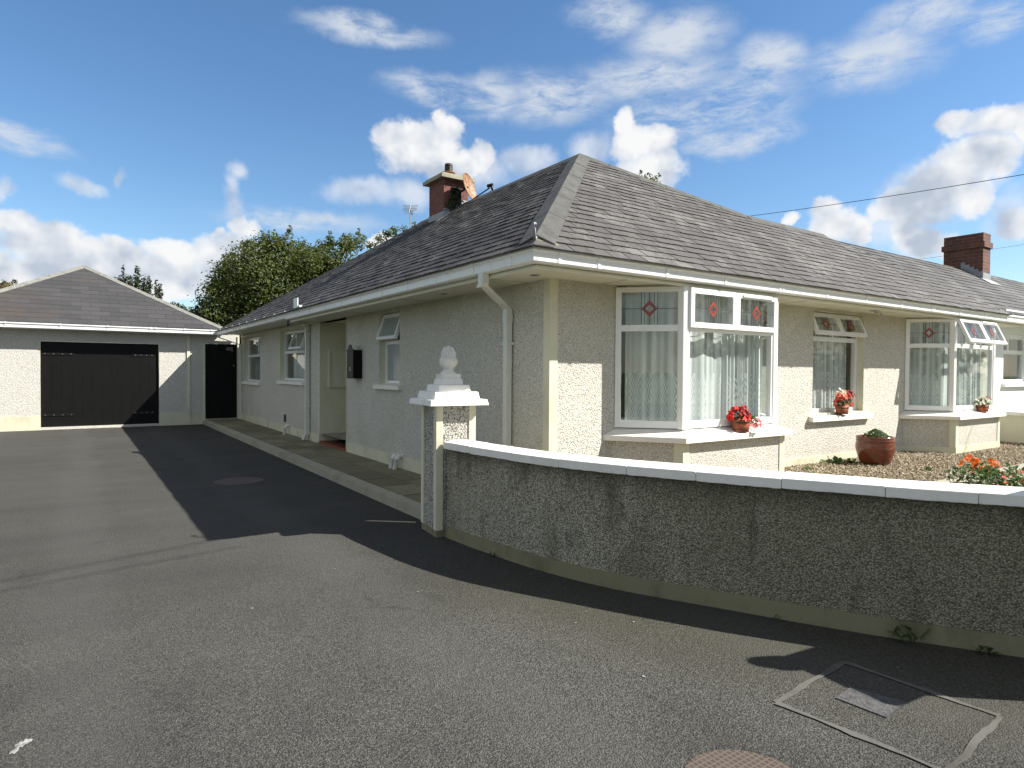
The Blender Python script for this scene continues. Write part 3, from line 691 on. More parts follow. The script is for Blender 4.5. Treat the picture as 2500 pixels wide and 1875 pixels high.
# gutters
PROF = [(0.004,2.535),(0.004,2.425),(0.092,2.425),(0.100,2.435),(0.101,2.490),(0.104,2.503),(0.119,2.519),(0.121,2.524),(0.121,2.552),(0.112,2.552),(0.112,2.526),(0.096,2.505),(0.092,2.437),(0.012,2.437),(0.012,2.535)]
def gutter_run(mb, stations, prof, m=0):             # stations: (point, outward offset direction)
    k = len(prof); V = []; F = []
    for (p, d) in stations:
        for n, z in prof: V.append((p[0]+d[0]*n, p[1]+d[1]*n, z+(p[2] if len(p) > 2 else 0)))
    for i in range(len(stations)-1):
        for j in range(k): F.append((i*k+j, i*k+(j+1)%k, (i+1)*k+(j+1)%k, (i+1)*k+j))
    F.append(tuple(range(k))); F.append(tuple(range((len(stations)-1)*k, len(stations)*k))[::-1])
    mb.add(V, F, m)
g = MB(); gutter_run(g, [((FX,YST,0),(-1,0)), ((FX,FY,0),(-1,-1)), ((XE+.12,FY,0),(0,-1))], PROF)
gut = g.build('gutter', 'upvc', house)
g = MB(); gutter_run(g, [((FX,YEND+.15,.022),(-1,0)), ((FX,YST-.12,.022),(-1,0))], [(a*0.98, z) for a, z in PROF]); gut2 = g.build('gutter', 'upvc', house)
PB = [(0.002,2.420),(0.096,2.420),(0.106,2.432),(0.107,2.488),(0.110,2.499),(0.124,2.514),(0.127,2.520),(0.127,2.559),(0.110,2.559),(0.110,2.53),(0.09,2.51),(0.086,2.44),(0.002,2.44)]
for x in (FX+.16, 3.86, 4.75, 5.65, 6.62, 6.68, 7.6, 8.55, 9.5, 10.45, 10.52, 11.4, 12.35, 13.3, 14.2):
    g = MB(); gutter_run(g, [((x,FY,0),(0,-1)), ((x+.035,FY,0),(0,-1))], PB); g.build('gutter_bracket', 'upvc', gut)
for yy in (FY+.22, 4.98, 5.28, 6.05, 6.75, 7.5, 8.25, 9.0, 9.7, 10.5, 11.2):
    g = MB(); gutter_run(g, [((FX,yy+.035,0),(-1,0)), ((FX,yy,0),(-1,0))], PB); g.build('gutter_bracket', 'upvc', gut)
for yy in (11.95, 12.7, 13.5, 14.3, 15.1, 15.9, 16.7, 17.5, 18.3, 18.9):
    g = MB(); gutter_run(g, [((FX,yy+.035,.022),(-1,0)), ((FX,yy,.022),(-1,0))], PB); g.build('gutter_bracket', 'upvc', gut2)
# downpipes (square section)
def downpipe(pts, w, name='downpipe'):
    g = MB()
    for a, b in zip(pts, pts[1:]):
        a, b = Vector(a), Vector(b); d = b-a
        g.obox(a+Vector((-w/2,-w/2,0)) if abs(d.z) > 0.3*d.length else a+Vector((0,-w/2,-w/2)), Vector((w,0,0)) if abs(d.z) > 0.3*d.length else Vector((0,0,w)), Vector((0,w,0)), d)
    return g.build(name, 'pipe_paint', house)
g = MB(); w = .066
def sq(pts, w):
    V = []; F = []
    for p in pts: V += [(p[0]-w/2,p[1]-w/2,p[2]),(p[0]+w/2,p[1]-w/2,p[2]),(p[0]+w/2,p[1]+w/2,p[2]),(p[0]-w/2,p[1]+w/2,p[2])]
    for i in range(len(pts)-1):
        for k in range(4): F.append((i*4+k, i*4+(k+1)%4, (i+1)*4+(k+1)%4, (i+1)*4+k))
    F += [(3,2,1,0), tuple(range(4*len(pts)-4, 4*len(pts)))]
    return V, F
g.add(*sq([(FX-.06,5.17,2.44),(FX-.06,5.17,2.34),(FX-.06,5.20,2.30)], .075)); g.add(*sq([(FX-.058,5.20,2.335),(3.745,5.58,2.155),(3.745,5.58,2.09)], .07)); g.add(*sq([(3.745,5.58,2.12),(3.745,5.58,0.16)], .066))
g.add(*sq([(3.745,5.58,2.10),(3.745,5.58,2.02)], .078))
dp = g.build('downpipe', 'pipe_paint', house)
for z in (1.78, 0.7):
    g = MB(); g.box((3.705,5.525,z),(3.795,5.635,z+.03)); g.build('pipe_clip', 'pipe_paint', dp)
g = MB(); g.add(*sq([(FX+.15,12.62,2.43),(3.66,12.62,2.40),(3.745,12.66,2.33)], .07)); g.add(*sq([(3.745,12.66,2.40),(3.745,12.66,0.25),(3.70,12.70,0.13)], .075)); dp = g.build('downpipe', 'pipe_paint', house)
for z in (2.2, 0.78):
    g = MB(); g.box((3.70,12.60,z),(3.797,12.72,z+.03)); g.build('pipe_clip', 'pipe_paint', dp)
g = MB(); g.add(*sq([(FX-.06,18.85,2.45),(FX-.06,18.85,2.38),(3.755,18.95,2.20),(3.755,18.95,.13)], .062)); g.build('downpipe', 'pipe_paint', house)
# waste pipes and vent
for yy, k in ((14.1, 1), (8.30, 2)):
    g = MB()
    for j in range(k):
        o = j*0.13
        g.tube([(XL+.02,yy+o,.30),(XL-.05,yy+o,.30),(XL-.085,yy+o,.27),(XL-.10,yy+o+.01,.20),(XL-.12,yy+o+.02,.10)], .030, 10)
        g.tube([(XL-.05,yy+o,.30),(XL-.075,yy+o,.285),(XL-.092,yy+o,.25)], .037, 10)
    g.build('waste_pipe', 'pipe_paint', house)
g = MB(); LW.box(g, 14.40, 14.54, 0, .012, .36, .52); 
for k in range(5): LW.box(g, 14.41, 14.53, .012, .02, .375+k*.028, .385+k*.028)
g.build('air_brick', 'band_iron', house)
for q in ((FX+.03,5.30,XL-.002,5.306),(FX+.03,7.45,XL-.002,7.456),(FX+.03,9.6,XL-.002,9.606),(4.45,FY+.03,4.456,YF-.002),(7.55,FY+.03,7.556,YF-.002),(9.9,FY+.03,9.906,YF-.002)):
    g = MB(); g.box((q[0],q[1],ZS-.0025),(q[2],q[3],ZS-.0003)); g.build('soffit_joint', 'dirty_plinth', house)
g = MB(); g.tube([(9.42,4.62,ZS),(9.42,4.62,ZS-.03),(9.55,4.60,ZS-.03),(9.58,4.60,ZS-.07)], .010, 6); g.box((9.36,4.58,ZS-.012),(9.48,4.66,ZS-.0005)); g.build('soffit_hook', 'lead_sheet', house)
for p in ((3.55,4.836),(3.55,6.636)):
    g = MB(); g.lathe([(0.0,-.004),(.028,-.004),(.033,-.001)], (p[0],p[1],ZS-.001), 20, 1, smooth=False); g.lathe([(.032,-.002),(.044,-.008),(.052,-.001)], (p[0],p[1],ZS-.001), 20, 0); g.build('soffit_light', ['steel','band_iron'], house)

# ------------------------------------------------------------------ windows
def frame_bars(mb, fr, bars, n0, n1):
    for (a, b, c, d) in bars: fr.box(mb, a, b, n0, n1, c, d)
def leading(parent, fr, a, b, c, d, n, tilt=None, pale=False):
    """lead cames and the red lozenge of an upper light"""
    cu, cz = (a+b)/2, (c+d)/2; hw, hh = 0.082, 0.088
    g = MB(); f = tilt or (lambda q: q); t = 0.004
    def bar(u0,z0,u1,z1,w,m=0,nn=0):
        dx, dz = u1-u0, z1-z0; L = math.hypot(dx,dz); px, pz = -dz/L*w/2, dx/L*w/2
        q = [f(fr.p(u0+px,n+t+nn,z0+pz)), f(fr.p(u0-px,n+t+nn,z0-pz)), f(fr.p(u1-px,n+t+nn,z1-pz)), f(fr.p(u1+px,n+t+nn,z1+pz))]
        r = [f(fr.p(u0+px,n+.001,z0+pz)), f(fr.p(u0-px,n+.001,z0-pz)), f(fr.p(u1-px,n+.001,z1-pz)), f(fr.p(u1+px,n+.001,z1+pz))]
        g.add(q+r, [(0,1,2,3),(0,4,5,1),(1,5,6,2),(2,6,7,3),(3,7,4,0)], m)
    for k in (-1, 1):
        for o in (hw*0.60, hw*1.0): bar(cu+k*o, c, cu+k*o, d, .006)
    bar(cu, cz+hh, cu, d, .006); bar(cu, c, cu, cz-hh, .006); bar(a, cz, cu-hw, cz, .006); bar(cu+hw, cz, b, cz, .006)
    g.build('lead_came', 'lead_came', parent)
    g = MB(); P = [(cu-hw,cz),(cu,cz-hh),(cu+hw,cz),(cu,cz+hh)]; k = 0.50
    Q = [(cu+(p[0]-cu)*k, cz+(p[1]-cz)*k) for p in P]
    for i in range(4):
        j = (i+1)%4
        q = [f(fr.p(P[i][0],n+.003,P[i][1])), f(fr.p(P[j][0],n+.003,P[j][1])), f(fr.p(Q[j][0],n+.003,Q[j][1])), f(fr.p(Q[i][0],n+.003,Q[i][1]))]
        r = [f(fr.p(P[i][0],n-.003,P[i][1])), f(fr.p(P[j][0],n-.003,P[j][1])), f(fr.p(Q[j][0],n-.003,Q[j][1])), f(fr.p(Q[i][0],n-.003,Q[i][1]))]
        g.add(q+r, [(0,1,2,3),(7,6,5,4),(0,4,5,1),(2,6,7,3)])
    g.build('red_lozenge', 'red_glass', parent)
def pane(parent, fr, a, b, c, d, n, mat='glass', tilt=None):
    f = tilt or (lambda q: q); g = MB(); g.quad(f(fr.p(a,n,c)), f(fr.p(b,n,c)), f(fr.p(b,n,d)), f(fr.p(a,n,d))); g.build('pane', mat, parent)
def casement(parent, fr, a, b, c, d, n, angle=0.0, lead=True, w=0.048, mat='glass', vent=False):
    """top-hung sash; angle opens its foot outwards"""
    hz = d
    def tilt(q):
        q = Vector(q); dn = (q-fr.o).dot(fr.n)-n; dz = q.z-hz; u = (q-fr.o).dot(fr.u)
        ca, sa = math.cos(angle), math.sin(angle)
        dn2 = dn*ca - dz*sa; dz2 = dz*ca + dn*sa
        r = fr.o + fr.u*u + fr.n*(n+dn2); return (r.x, r.y, hz+dz2)
    g = MB()
    for (u0,u1,z0,z1) in ((a,a+w,c,d),(b-w,b,c,d),(a+w,b-w,c,c+w),(a+w,b-w,d-w,d)):
        V = [tilt(fr.p(u,nn,z)) for nn in (n, n+.045) for (u,z) in ((u0,z0),(u1,z0),(u1,z1),(u0,z1))]
        g.add(V, [(3,2,1,0),(4,5,6,7),(0,1,5,4),(1,2,6,5),(2,3,7,6),(3,0,4,7)])
    if vent:
        V = [tilt(fr.p(u,nn,z)) for nn in (n+.0455, n+.06) for (u,z) in ((a+.1,d-.04),(b-.1,d-.04),(b-.1,d-.015),(a+.1,d-.015))]
        g.add(V, [(4,5,6,7),(0,1,5,4),(1,2,6,5),(2,3,7,6),(3,0,4,7)])
    g.build('casement', 'upvc', parent)
    pane(parent, fr, a+w-.004, b-w+.004, c+w-.004, d-w+.004, n+.022, mat, tilt)
    if lead: leading(parent, fr, a+w, b-w, c+w, d-w, n+.024, tilt)
def curtain(name_label, line, z0, z1, amp=0.022, wave=0.085, seed=1, group='net curtains behind the front windows'):
    """pleated net along a plan polyline"""
    R = random.Random(seed); pts = [Vector(p) for p in line]; g = MB(); s = 0.0; cols = []; ph = R.uniform(0,6)
    total = sum((b-a).length for a, b in zip(pts, pts[1:])); step = 0.012; k = int(total/step)
    for i in range(k+1):
        t = total*i/k; acc = 0
        for a, b in zip(pts, pts[1:]):
            L = (b-a).length
            if acc+L >= t-1e-6: d = (b-a)/L; q = a+d*(t-acc); nrm = Vector((-d.y, d.x)); break
            acc += L
        wv = math.sin(ph+t/wave*2*math.pi*(0.8+0.25*math.sin(t*3.1+seed))) + 0.5*math.sin(t/wave*2*math.pi*0.43+2*seed)
        cols.append((q, nrm, wv, t))
    nz = 10
    for (q, nrm, wv, t) in cols:
        for j in range(nz+1):
            h = j/nz; a = amp*(1.0-0.35*h)
            p = q + nrm*wv*a; g.v.append((p.x, p.y, z0+(z1-z0)*h)); g.uv[len(g.v)-1] = (t*1.5, (z1-z0)*h)
    for i in range(len(cols)-1):
        for j in range(nz):
            a = i*(nz+1)+j; g.smooth.add(len(g.f)); g.f.append([a, a+nz+1, a+nz+2, a+1]); g.m.append(0); g.tone.append(None)
    return g.build('net_curtain', 'lace', None, name_label, 'curtain', group)
def sill(parent, fr, a, b, z, out, back, th=.07, mat='sill_paint'):
    g = MB(); P = [fr.p(a,out,z-th), fr.p(b,out,z-th), fr.p(b,-back,z-th), fr.p(a,-back,z-th), fr.p(a,out,z-.012), fr.p(b,out,z-.012), fr.p(b,-back,z+.025), fr.p(a,-back,z+.025)]
    F = [(3,2,1,0),(4,5,6,7),(0,1,5,4),(1,2,6,5),(2,3,7,6),(3,0,4,7)]
    if fr.u.cross(-fr.n).dot(Vector((0,0,1))) < 0: F = [f[::-1] for f in F]
    g.add(P, F); return g.build('sill', mat, parent)

# --- left wall windows
def window(fr, hole, n, bars, label=None, mat='upvc'):
    a, b, c, d = hole; g = MB(); w = .055
    frame_bars(g, fr, [(a+.002,a+w,c+.002,d-.002),(b-w,b-.002,c+.002,d-.002),(a+w,b-w,c+.002,c+w),(a+w,b-w,d-w,d-.002)]+bars, n-.06, n)
    o = g.build('window', mat, house); 
    if label: o['label'] = label
    return o
def sheet(fr, a, b, c, d, n, label, mat='lace'):
    pass
# small window next to the porch
a, b, c, d = W_A; tr = 1.93
wn = window(LW, W_A, -.10, [(a+.055,b-.055,tr-.03,tr+.03)], 'narrow side window with its top light hanging open')
pane(wn, LW, a+.05, b-.05, c+.05, tr-.028, -.125, 'frosted_glass')
casement(wn, LW, a+.03, b-.03, tr+.005, d-.03, -.098, rad(18), False, mat='frosted_glass')
sill(wn, LW, a-.08, b+.09, c-.0, .06, .11)
# wide window with an open quarter light
a, b, c, d = W_B; tr = 1.90; mu = 13.95
wn = window(LW, W_B, -.10, [(a+.055,b-.055,tr-.03,tr+.03),(mu-.03,mu+.03,tr+.03,d-.055)], 'side window with one top light open, beside the downpipe')
pane(wn, LW, a+.05, b-.05, c+.05, tr-.028, -.125); pane(wn, LW, mu+.028, b-.05, tr+.028, d-.05, -.125)
casement(wn, LW, a+.03, mu-.01, tr+.005, d-.03, -.098, rad(20), False)
sill(wn, LW, a-.05, b+.08, c-.0, .06, .11)
a, b, c, d = W_C; tr = 1.88; mu = 17.45
wn = window(LW, W_C, -.10, [(a+.055,b-.055,tr-.03,tr+.03),(mu-.03,mu+.03,tr+.03,d-.055)], 'farthest side window, all its lights shut')
pane(wn, LW, a+.05, b-.05, c+.05, tr-.028, -.125); pane(wn, LW, a+.05, mu-.028, tr+.028, d-.05, -.125); pane(wn, LW, mu+.028, b-.05, tr+.028, d-.05, -.125)
sill(wn, LW, a-.05, b+.08, c-.0, .06, .11)
curtain('pale net curtain in the side window beside the downpipe', [(XL+.28,13.02),(XL+.28,14.88)], 1.28, 2.35, .012, .11, 5, 'net curtains behind the side windows')
curtain('pale net curtain in the farthest side window near the garage', [(XL+.28,16.84),(XL+.28,18.66)], 1.20, 2.35, .012, .11, 6, 'net curtains behind the side windows')
# --- flat front window, both top lights open
a, b, c, d = W_F; tr = 2.00; mu = (a+b)/2
wn = window(FW, W_F, -.10, [(a+.055,b-.055,tr-.035,tr+.03),(mu-.025,mu+.025,tr+.03,d-.055)], 'flat front window between the bays with both leaded top lights open')
pane(wn, FW, a+.05, b-.05, c+.05, tr-.033, -.125)
casement(wn, FW, a+.02, mu-.004, tr+.02, d-.03, -.098, rad(22)); casement(wn, FW, mu+.004, b-.02, tr+.02, d-.03, -.098, rad(22))
sill(wn, FW, a-.09, b+.16, c-.035, .075, .12, .075)
curtain('lace-edged net curtain in the flat front window between the two bays', [(a+.02,YF+.26),(b-.02,YF+.26)], c+.02, d-.02, .02, .10, 3)
# --- bays
def bay(cx, open_, lab, clab, seed):
    yf = 4.40; hw = 0.775; sd = 0.50                     # front frame line, half width, run of the splayed sides
    z0, z1, tr = 0.925, 2.386, 1.965
    yb = yf+0.52
    pL0, pL1, pR1, pR0 = (cx-hw-sd, yb), (cx-hw, yf), (cx+hw, yf), (cx+hw+sd, yb)
    frs = []
    for p, q in ((pL0,pL1),(pL1,pR1),(pR1,pR0)):
        u = (Vector(q)-Vector(p)); L = u.length; u.normalize(); n = Vector((u.y,-u.x))
        frs.append((Frame((p[0],p[1],0), (u.x,u.y,0), (n.x,n.y,0)), L))
    g = MB()
    for k, (fr, L) in enumerate(frs):
        a = .012 if k else .015; w = .06
        bars = [(a,a+w,z0,z1),(L-a-w,L-a,z0,z1),(a+w,L-a-w,z0,z0+.075),(a+w,L-a-w,z1-.05,z1),(a+w,L-a-w,tr-.035,tr+.03)]
        if k == 1: bars.append((L/2-.022,L/2+.022,tr+.03,z1-.05))
        frame_bars(g, fr, bars, -.062, 0.0)
    for p in (pL1, pR1):                                    # corner posts
        g.prism([(p[0]-.052,p[1]+.045),(p[0]-.040,p[1]-.010),(p[0],p[1]-.022),(p[0]+.040,p[1]-.010),(p[0]+.052,p[1]+.045),(p[0],p[1]+.055)], z0-.006, z1-.002)
    win = g.build('bay_window', 'upvc', house); win['label'] = lab
    for k, (fr, L) in enumerate(frs):
        a, b = .068, L-.068
        pane(win, fr, a, b, z0+.07, tr-.033, -.03)
        if k != 1:
            pane(win, fr, a, b, tr+.028, z1-.048, -.03); leading(win, fr, a, b, tr+.03, z1-.05, -.028)
        else:
            m = L/2
            for j, (u0, u1) in enumerate(((.035,m-.006),(m+.006,L-.035))):
                casement(win, fr, u0, u1, tr+.004, z1-.012, .001, rad(24) if open_ else 0.0, True, .055, 'glass', j == 1)
    # masonry below
    hb, yw, sb = .865, 4.335, .43
    out = [(cx-hb-sb,YF),(cx-hb,yw),(cx+hb,yw),(cx+hb+sb,YF)]
    g = MB(); g.prism(out, .2, .80); g.build('bay_wall', 'house_dash', house)
    g = MB(); po = [(cx-hb-sb-.03,YF-.001),(cx-hb-.008,yw-.016),(cx+hb+.008,yw-.016),(cx+hb+sb+.03,YF-.001)]; g.prism(po, .1, .355); g.build('bay_plinth', 'plinth_render', house)
    for s_ in (-1, 1):
        g = MB(); x = cx+s_*hb; ux, uy = s_*.707*.09, .707*.09
        g.prism([(x+s_*.009,yw-.010),(x+s_*.009+ux,yw-.010+uy),(x+ux-s_*.03,yw+.05+uy),(x-s_*.085,yw+.03),(x-s_*.085,yw-.010)], .356, .798)
        g.build('bay_quoin', 'cream_render', house)
    # sill: front edge low, back edge high
    so = [(cx-hb-sb-.12,YF-.0005),(cx-hb-.05,yw-.085),(cx+hb+.05,yw-.085),(cx+hb+sb+.12,YF-.0005)]
    def top(p): return .845 if p[1] < 4.6 else .90
    g = MB()
    si = [(cx-hw-sd+.05,YF-.0004),(cx-hw+.01,yf+.02),(cx+hw-.01,yf+.02),(cx+hw+sd-.05,YF-.0004)]
    n = 4; V = [(p[0],p[1],.795) for p in so]+[(p[0],p[1],.848) for p in so]+[(p[0],p[1],.915) for p in si]+[(p[0],p[1],.80) for p in si]
    F = []
    for i in range(3): F += [(i,i+1,5+i,4+i),(4+i,5+i,9+i,8+i),(8+i,9+i,13+i,12+i),(12+i,13+i,i+1,i)]
    F += [(0,4,8,12),(3,15,11,7)]
    g.add(V, F); g.build('bay_sill', 'sill_paint', house)
    curtain(clab, [(cx-hw-sd+.22,yb+.06),(cx-hw+.07,yf+.17),(cx+hw-.07,yf+.17),(cx+hw+sd-.22,yb+.06)], .94, 2.37, .022, .09, seed)
bay(BAY1, False, 'bay window nearest the corner, its leaded top lights shut', 'lace-edged net curtain in the bay window nearest the house corner', 1)
bay(BAY2, True, 'far bay window with both leaded top lights pushed open', 'lace-edged net curtain in the far bay window with the open top lights', 2)

# ------------------------------------------------------------------ slates
def clip(poly, A, B):          # keep the part left of A->B
    out = []
    def side(p): return (B[0]-A[0])*(p[1]-A[1])-(B[1]-A[1])*(p[0]-A[0])
    for i in range(len(poly)):
        p, q = poly[i], poly[(i+1)%len(poly)]; sp, sq_ = side(p), side(q)
        if sp >= 0: out.append(p)
        if sp*sq_ < 0: t = sp/(sp-sq_); out.append((p[0]+(q[0]-p[0])*t, p[1]+(q[1]-p[1])*t))
    return out
def slates(mb, O, U, Vv, poly, gauge, width, thick, m=0, seed=0, lift=0.004, gap=0.004, jit=0.5, lap=.03):
    R = random.Random(seed); O, U, Vv = Vector(O), Vector(U).normalized(), Vector(Vv).normalized(); N = U.cross(Vv).normalized()
    if N.z < 0: N = -N
    A = sum(poly[i][0]*poly[(i+1)%len(poly)][1]-poly[(i+1)%len(poly)][0]*poly[i][1] for i in range(len(poly)))
    if A < 0: poly = poly[::-1]
    u0, u1 = min(p[0] for p in poly), max(p[0] for p in poly); v0, v1 = min(p[1] for p in poly), max(p[1] for p in poly)
    mb.add([O+U*p[0]+Vv*p[1] for p in poly], [tuple(range(len(poly)))], m+1 if m == 0 else m)
    row = 0; v = v0
    while v < v1:
        u = u0 - width*(0.5 if row % 2 else 0.0) - R.uniform(0, .02)
        while u < u1:
            dv = R.uniform(-.006,.006)*jit; lf = R.uniform(0, lift); sk = R.uniform(-.004,.004)*jit
            q = [(u+gap/2, v+dv), (u+width-gap/2, v+dv+sk), (u+width-gap/2, v+gauge+lap), (u+gap/2, v+gauge+lap)]
            c = q
            for i in range(len(poly)):
                c = clip(c, poly[i], poly[(i+1)%len(poly)])
                if len(c) < 3: break
            if len(c) >= 3:
                def hh(p): return 0.003+(thick+lf)*(1-(p[1]-v)/(gauge+lap)*0.9)
                top = [O+U*p[0]+Vv*p[1]+N*hh(p) for p in c]; bot = [O+U*p[0]+Vv*p[1]+N*0.0005 for p in c]
                n = len(c); tone = (R.random(), R.random(), R.random())
                flip = (U.cross(Vv)).dot(N) < 0
                F = [tuple(range(n))]+[(i, n+i, n+(i+1)%n, (i+1)%n) for i in range(n)]
                if flip: F = [f[::-1] for f in F]
                mb.add(top+bot, F, m, tone)
            u += width
        v += gauge; row += 1
kz = math.sqrt(1+SL*SL)                      # slope length per metre of plan
APX = (6.31, 7.47); ZA = zf(7.47)
# front face, plan outline (x, y) -> slope coordinates
def fplan(x, y): return (x-EX, (y-EY)*kz)
HIPR = (8.80, 6.33); RID = (12.9, 6.24)
front = [(EX-.04,EY-.04),(13.36,EY-.04),(12.28,5.16),(10.95,6.28),(HIPR[0],HIPR[1]),APX]
g = MB()
def face_front(mb, pts, seed, m=0, dz=0.0, gauge=.172, width=.30):
    # split into convex pieces handled one by one
    for k, pc in enumerate(pts):
        slates(mb, (EX,EY,EZ+dz), (1,0,0), (0,1,SL), [fplan(*p) for p in pc], gauge, width, .011, m, seed, .006)
slates(g, (EX,EY,EZ), (1,0,0), (0,1,SL), [fplan(*p) for p in [(EX-.04,EY-.04),(9.2,EY-.04),(8.80,HIPR[1]),APX]], .152, .225, .0085, 0, 1, .008, .009, 1.6)
slates(g, (9.2,EY,EZ), (1,0,0), (0,1,SL), [(p[0]-9.2,(p[1]-EY)*kz) for p in [(9.2,EY-.04),(13.36,EY-.04),(10.95,6.28),(8.80,HIPR[1])]], .152, .225, .0085, 0, 2, .008, .009, 1.6)
g.build('roof', ['slate_front','slate_bed'], house)
RE = 12.9                                     # left ridge ends here, then a hip runs down to the far corner
left = [(EX-.04,EY-.04),(APX[0],APX[1]),(APX[0],RE),(EX-.04,YEND-.2)]
g = MB(); slates(g, (EX,EY,EZ), (0,1,0), (1,0,SL), [(p[1]-EY,(p[0]-EX)*kz) for p in left], .152, .225, .0085, 0, 3, .008, .009, 1.5)
g.build('roof', ['slate_side_shade','slate_bed'], house)
g = MB()                                       # hidden slopes
z2 = zf(HIPR[1])
g.add([(APX[0],APX[1],ZA),(HIPR[0],HIPR[1],z2),(9.5,9.0,EZ),(9.5,19.4,EZ),(APX[0],RE,ZA)], [(0,1,2),(0,2,3,4)])
g.add([(HIPR[0],HIPR[1],z2),(10.95,6.28,zf(6.28)),(13.4,8.5,EZ),(9.5,8.5,EZ)], [(0,1,2,3)])
g.add([(APX[0],RE,ZA),(EX-.04,YEND-.2,zl(EX-.04)),(9.5,19.4,EZ)], [(0,1,2)])
g.build('roof', 'slate_bed', house)
# hip and ridge tiles
def ridge_tiles(mb, a, b, n1, n2, w, L=.45, th=.014, up=.03):
    """n1, n2: unit directions lying in the two slopes, square to the ridge, running down"""
    a, b = Vector(a), Vector(b); d = (b-a); T = d.length; d.normalize(); k = max(1, int(round(T/L))); n1, n2 = Vector(n1), Vector(n2)
    upv = Vector((0,0,up))
    for i in range(k):
        p = a + d*(T*i/k+.003); q = a + d*(T*(i+1)/k-.003); j = random.uniform(-.003,.004); jv = Vector((0,0,j)); tz = Vector((0,0,th))
        for nn in (n1, n2):
            V = [p+upv+jv, q+upv+jv*.5, q+upv*.55+nn*w+jv, p+upv*.55+nn*w+jv]; V2 = [v-tz for v in V]
            F = [(0,1,2,3),(7,6,5,4),(0,4,5,1),(1,5,6,2),(2,6,7,3),(3,7,4,0)]
            if (V[1]-V[0]).cross(V[3]-V[0]).z < 0: F = [f[::-1] for f in F]
            mb.add(V+V2, F, 0, rt())
dn_f = Vector((0,-1,-SL)).normalized(); dn_l = Vector((-1,0,-SL)).normalized()
hd = (Vector((APX[0],APX[1],ZA))-Vector((EX,EY,EZ))).normalized()
hf = (dn_f - hd*dn_f.dot(hd)).normalized(); hl = (dn_l - hd*dn_l.dot(hd)).normalized()
hr = (Vector((1,0.0,-.30))).normalized()
g = MB(); ridge_tiles(g, (EX+.10,EY+.10,zf(EY+.10)+.005), (APX[0],APX[1],ZA), hf, hl, .175, .46, .016, .035); g.build('hip_tile', 'ridge_tile', house)
g = MB(); ridge_tiles(g, (APX[0],APX[1],ZA), (APX[0],RE,ZA), dn_l, Vector((1,0,-SL)).normalized(), .16, .46, .016, .035); g.build('ridge_tile', 'ridge_tile', house)
rd = (Vector((HIPR[0],HIPR[1],z2))-Vector((APX[0],APX[1],ZA))).normalized(); h3 = (dn_f - rd*dn_f.dot(rd)).normalized(); h4 = (Vector((.6,1,-.8)) - rd*Vector((.6,1,-.8)).dot(rd)).normalized()
g = MB(); ridge_tiles(g, (APX[0],APX[1],ZA), (HIPR[0],HIPR[1],z2), h3, h4, .15, .45, .016, .035); g.build('hip_tile', 'ridge_tile', house)
g = MB(); ridge_tiles(g, (HIPR[0],HIPR[1],z2), (10.97,6.285,zf(6.285)), dn_f, Vector((0,1,-SL)).normalized(), .15, .45, .016, .03); g.build('ridge_tile', 'ridge_tile', house)
fd = (Vector((EX,YEND-.2,EZ))-Vector((APX[0],RE,ZA))).normalized(); h5 = (dn_l - fd*dn_l.dot(fd)).normalized(); h6 = (Vector((0.3,1,-.6)) - fd*Vector((0.3,1,-.6)).dot(fd)).normalized()
g = MB(); ridge_tiles(g, (APX[0],RE,ZA), (EX,YEND-.2,EZ), h5, h6, .09, .5, .012, .012); g.build('hip_tile', 'slate_bed', house)
# hip iron at the foot of the hip, mortar behind it
g = MB(); g.tube([(EX+.30,EY+.30,zf(EY+.22)+.03),(EX+.10,EY+.10,zf(EY+.08)+.03),(EX+.055,EY+.055,EZ+.06),(EX+.03,EY+.03,EZ+.14),(EX+.045,EY+.045,EZ+.19),(EX+.08,EY+.08,EZ+.195)], .012, 6); g.build('hip_iron', 'lead_sheet', house)
g = MB(); g.add([(EX+.02,EY+.30,zl(EX+.02)+.01),(EX+.03,EY+.03,EZ+.02),(EX+.30,EY+.02,zf(EY+.02)+.01),(EX+.25,EY+.25,zf(EY+.25)+.04)], [(0,1,3),(1,2,3)]); g.build('hip_mortar', 'dirty_plinth', house)
# loose slate end with white plastic piece on the eaves
g = MB(); g.box((EX+.02,11.25,EZ+.03),(EX+.035,11.50,EZ+.20)); g.box((EX-.02,11.0,EZ+.02),(EX+.03,11.25,EZ+.05)); g.build('eaves_flashing', 'upvc', house)
g = MB(); g.tube([(FX-.03,11.93,2.46),(FX-.05,12.0,2.40),(FX-.02,12.12,2.33),(FX+.03,12.22,2.36)], .012, 6); g.build('cable_loop', 'cable_black', house)
# chimney on the left ridge
cx0, cx1, cy0, cy1 = 5.88, 6.42, 11.0, 11.62
g = MB(); g.box((cx0,cy0,4.2),(cx1,cy1,5.235)); ch = g.build('chimney', 'brick_red', house)
g = MB(); g.prism([(cx0-.10,cy0-.10),(cx1+.10,cy0-.10),(cx1+.10,cy1+.10),(cx0-.10,cy1+.10)], 5.236, 5.30); g.prism([(cx0-.06,cy0-.06),(cx1+.06,cy0-.06),(cx1+.06,cy1+.06),(cx0-.06,cy1+.06)], 5.3005, 5.335); g.build('chimney_cap', 'concrete', ch)
g = MB(); cc = ((cx0+cx1)/2, (cy0+cy1)/2, 5.336)
g.lathe([(0,0),(.13,0),(.125,.10),(.135,.10),(.135,.13),(.10,.13)], cc, 18, 0); g.lathe([(.075,.12),(.075,.30),(0,.31)], cc, 14, 1)
for k in range(4): g.lathe([(.076,.15+k*.035),(.086,.157+k*.035),(.076,.165+k*.035)], cc, 14, 1)
g.build('chimney_pot', ['pot_clay_dark','band_iron'], ch)
g = MB(); e = .012
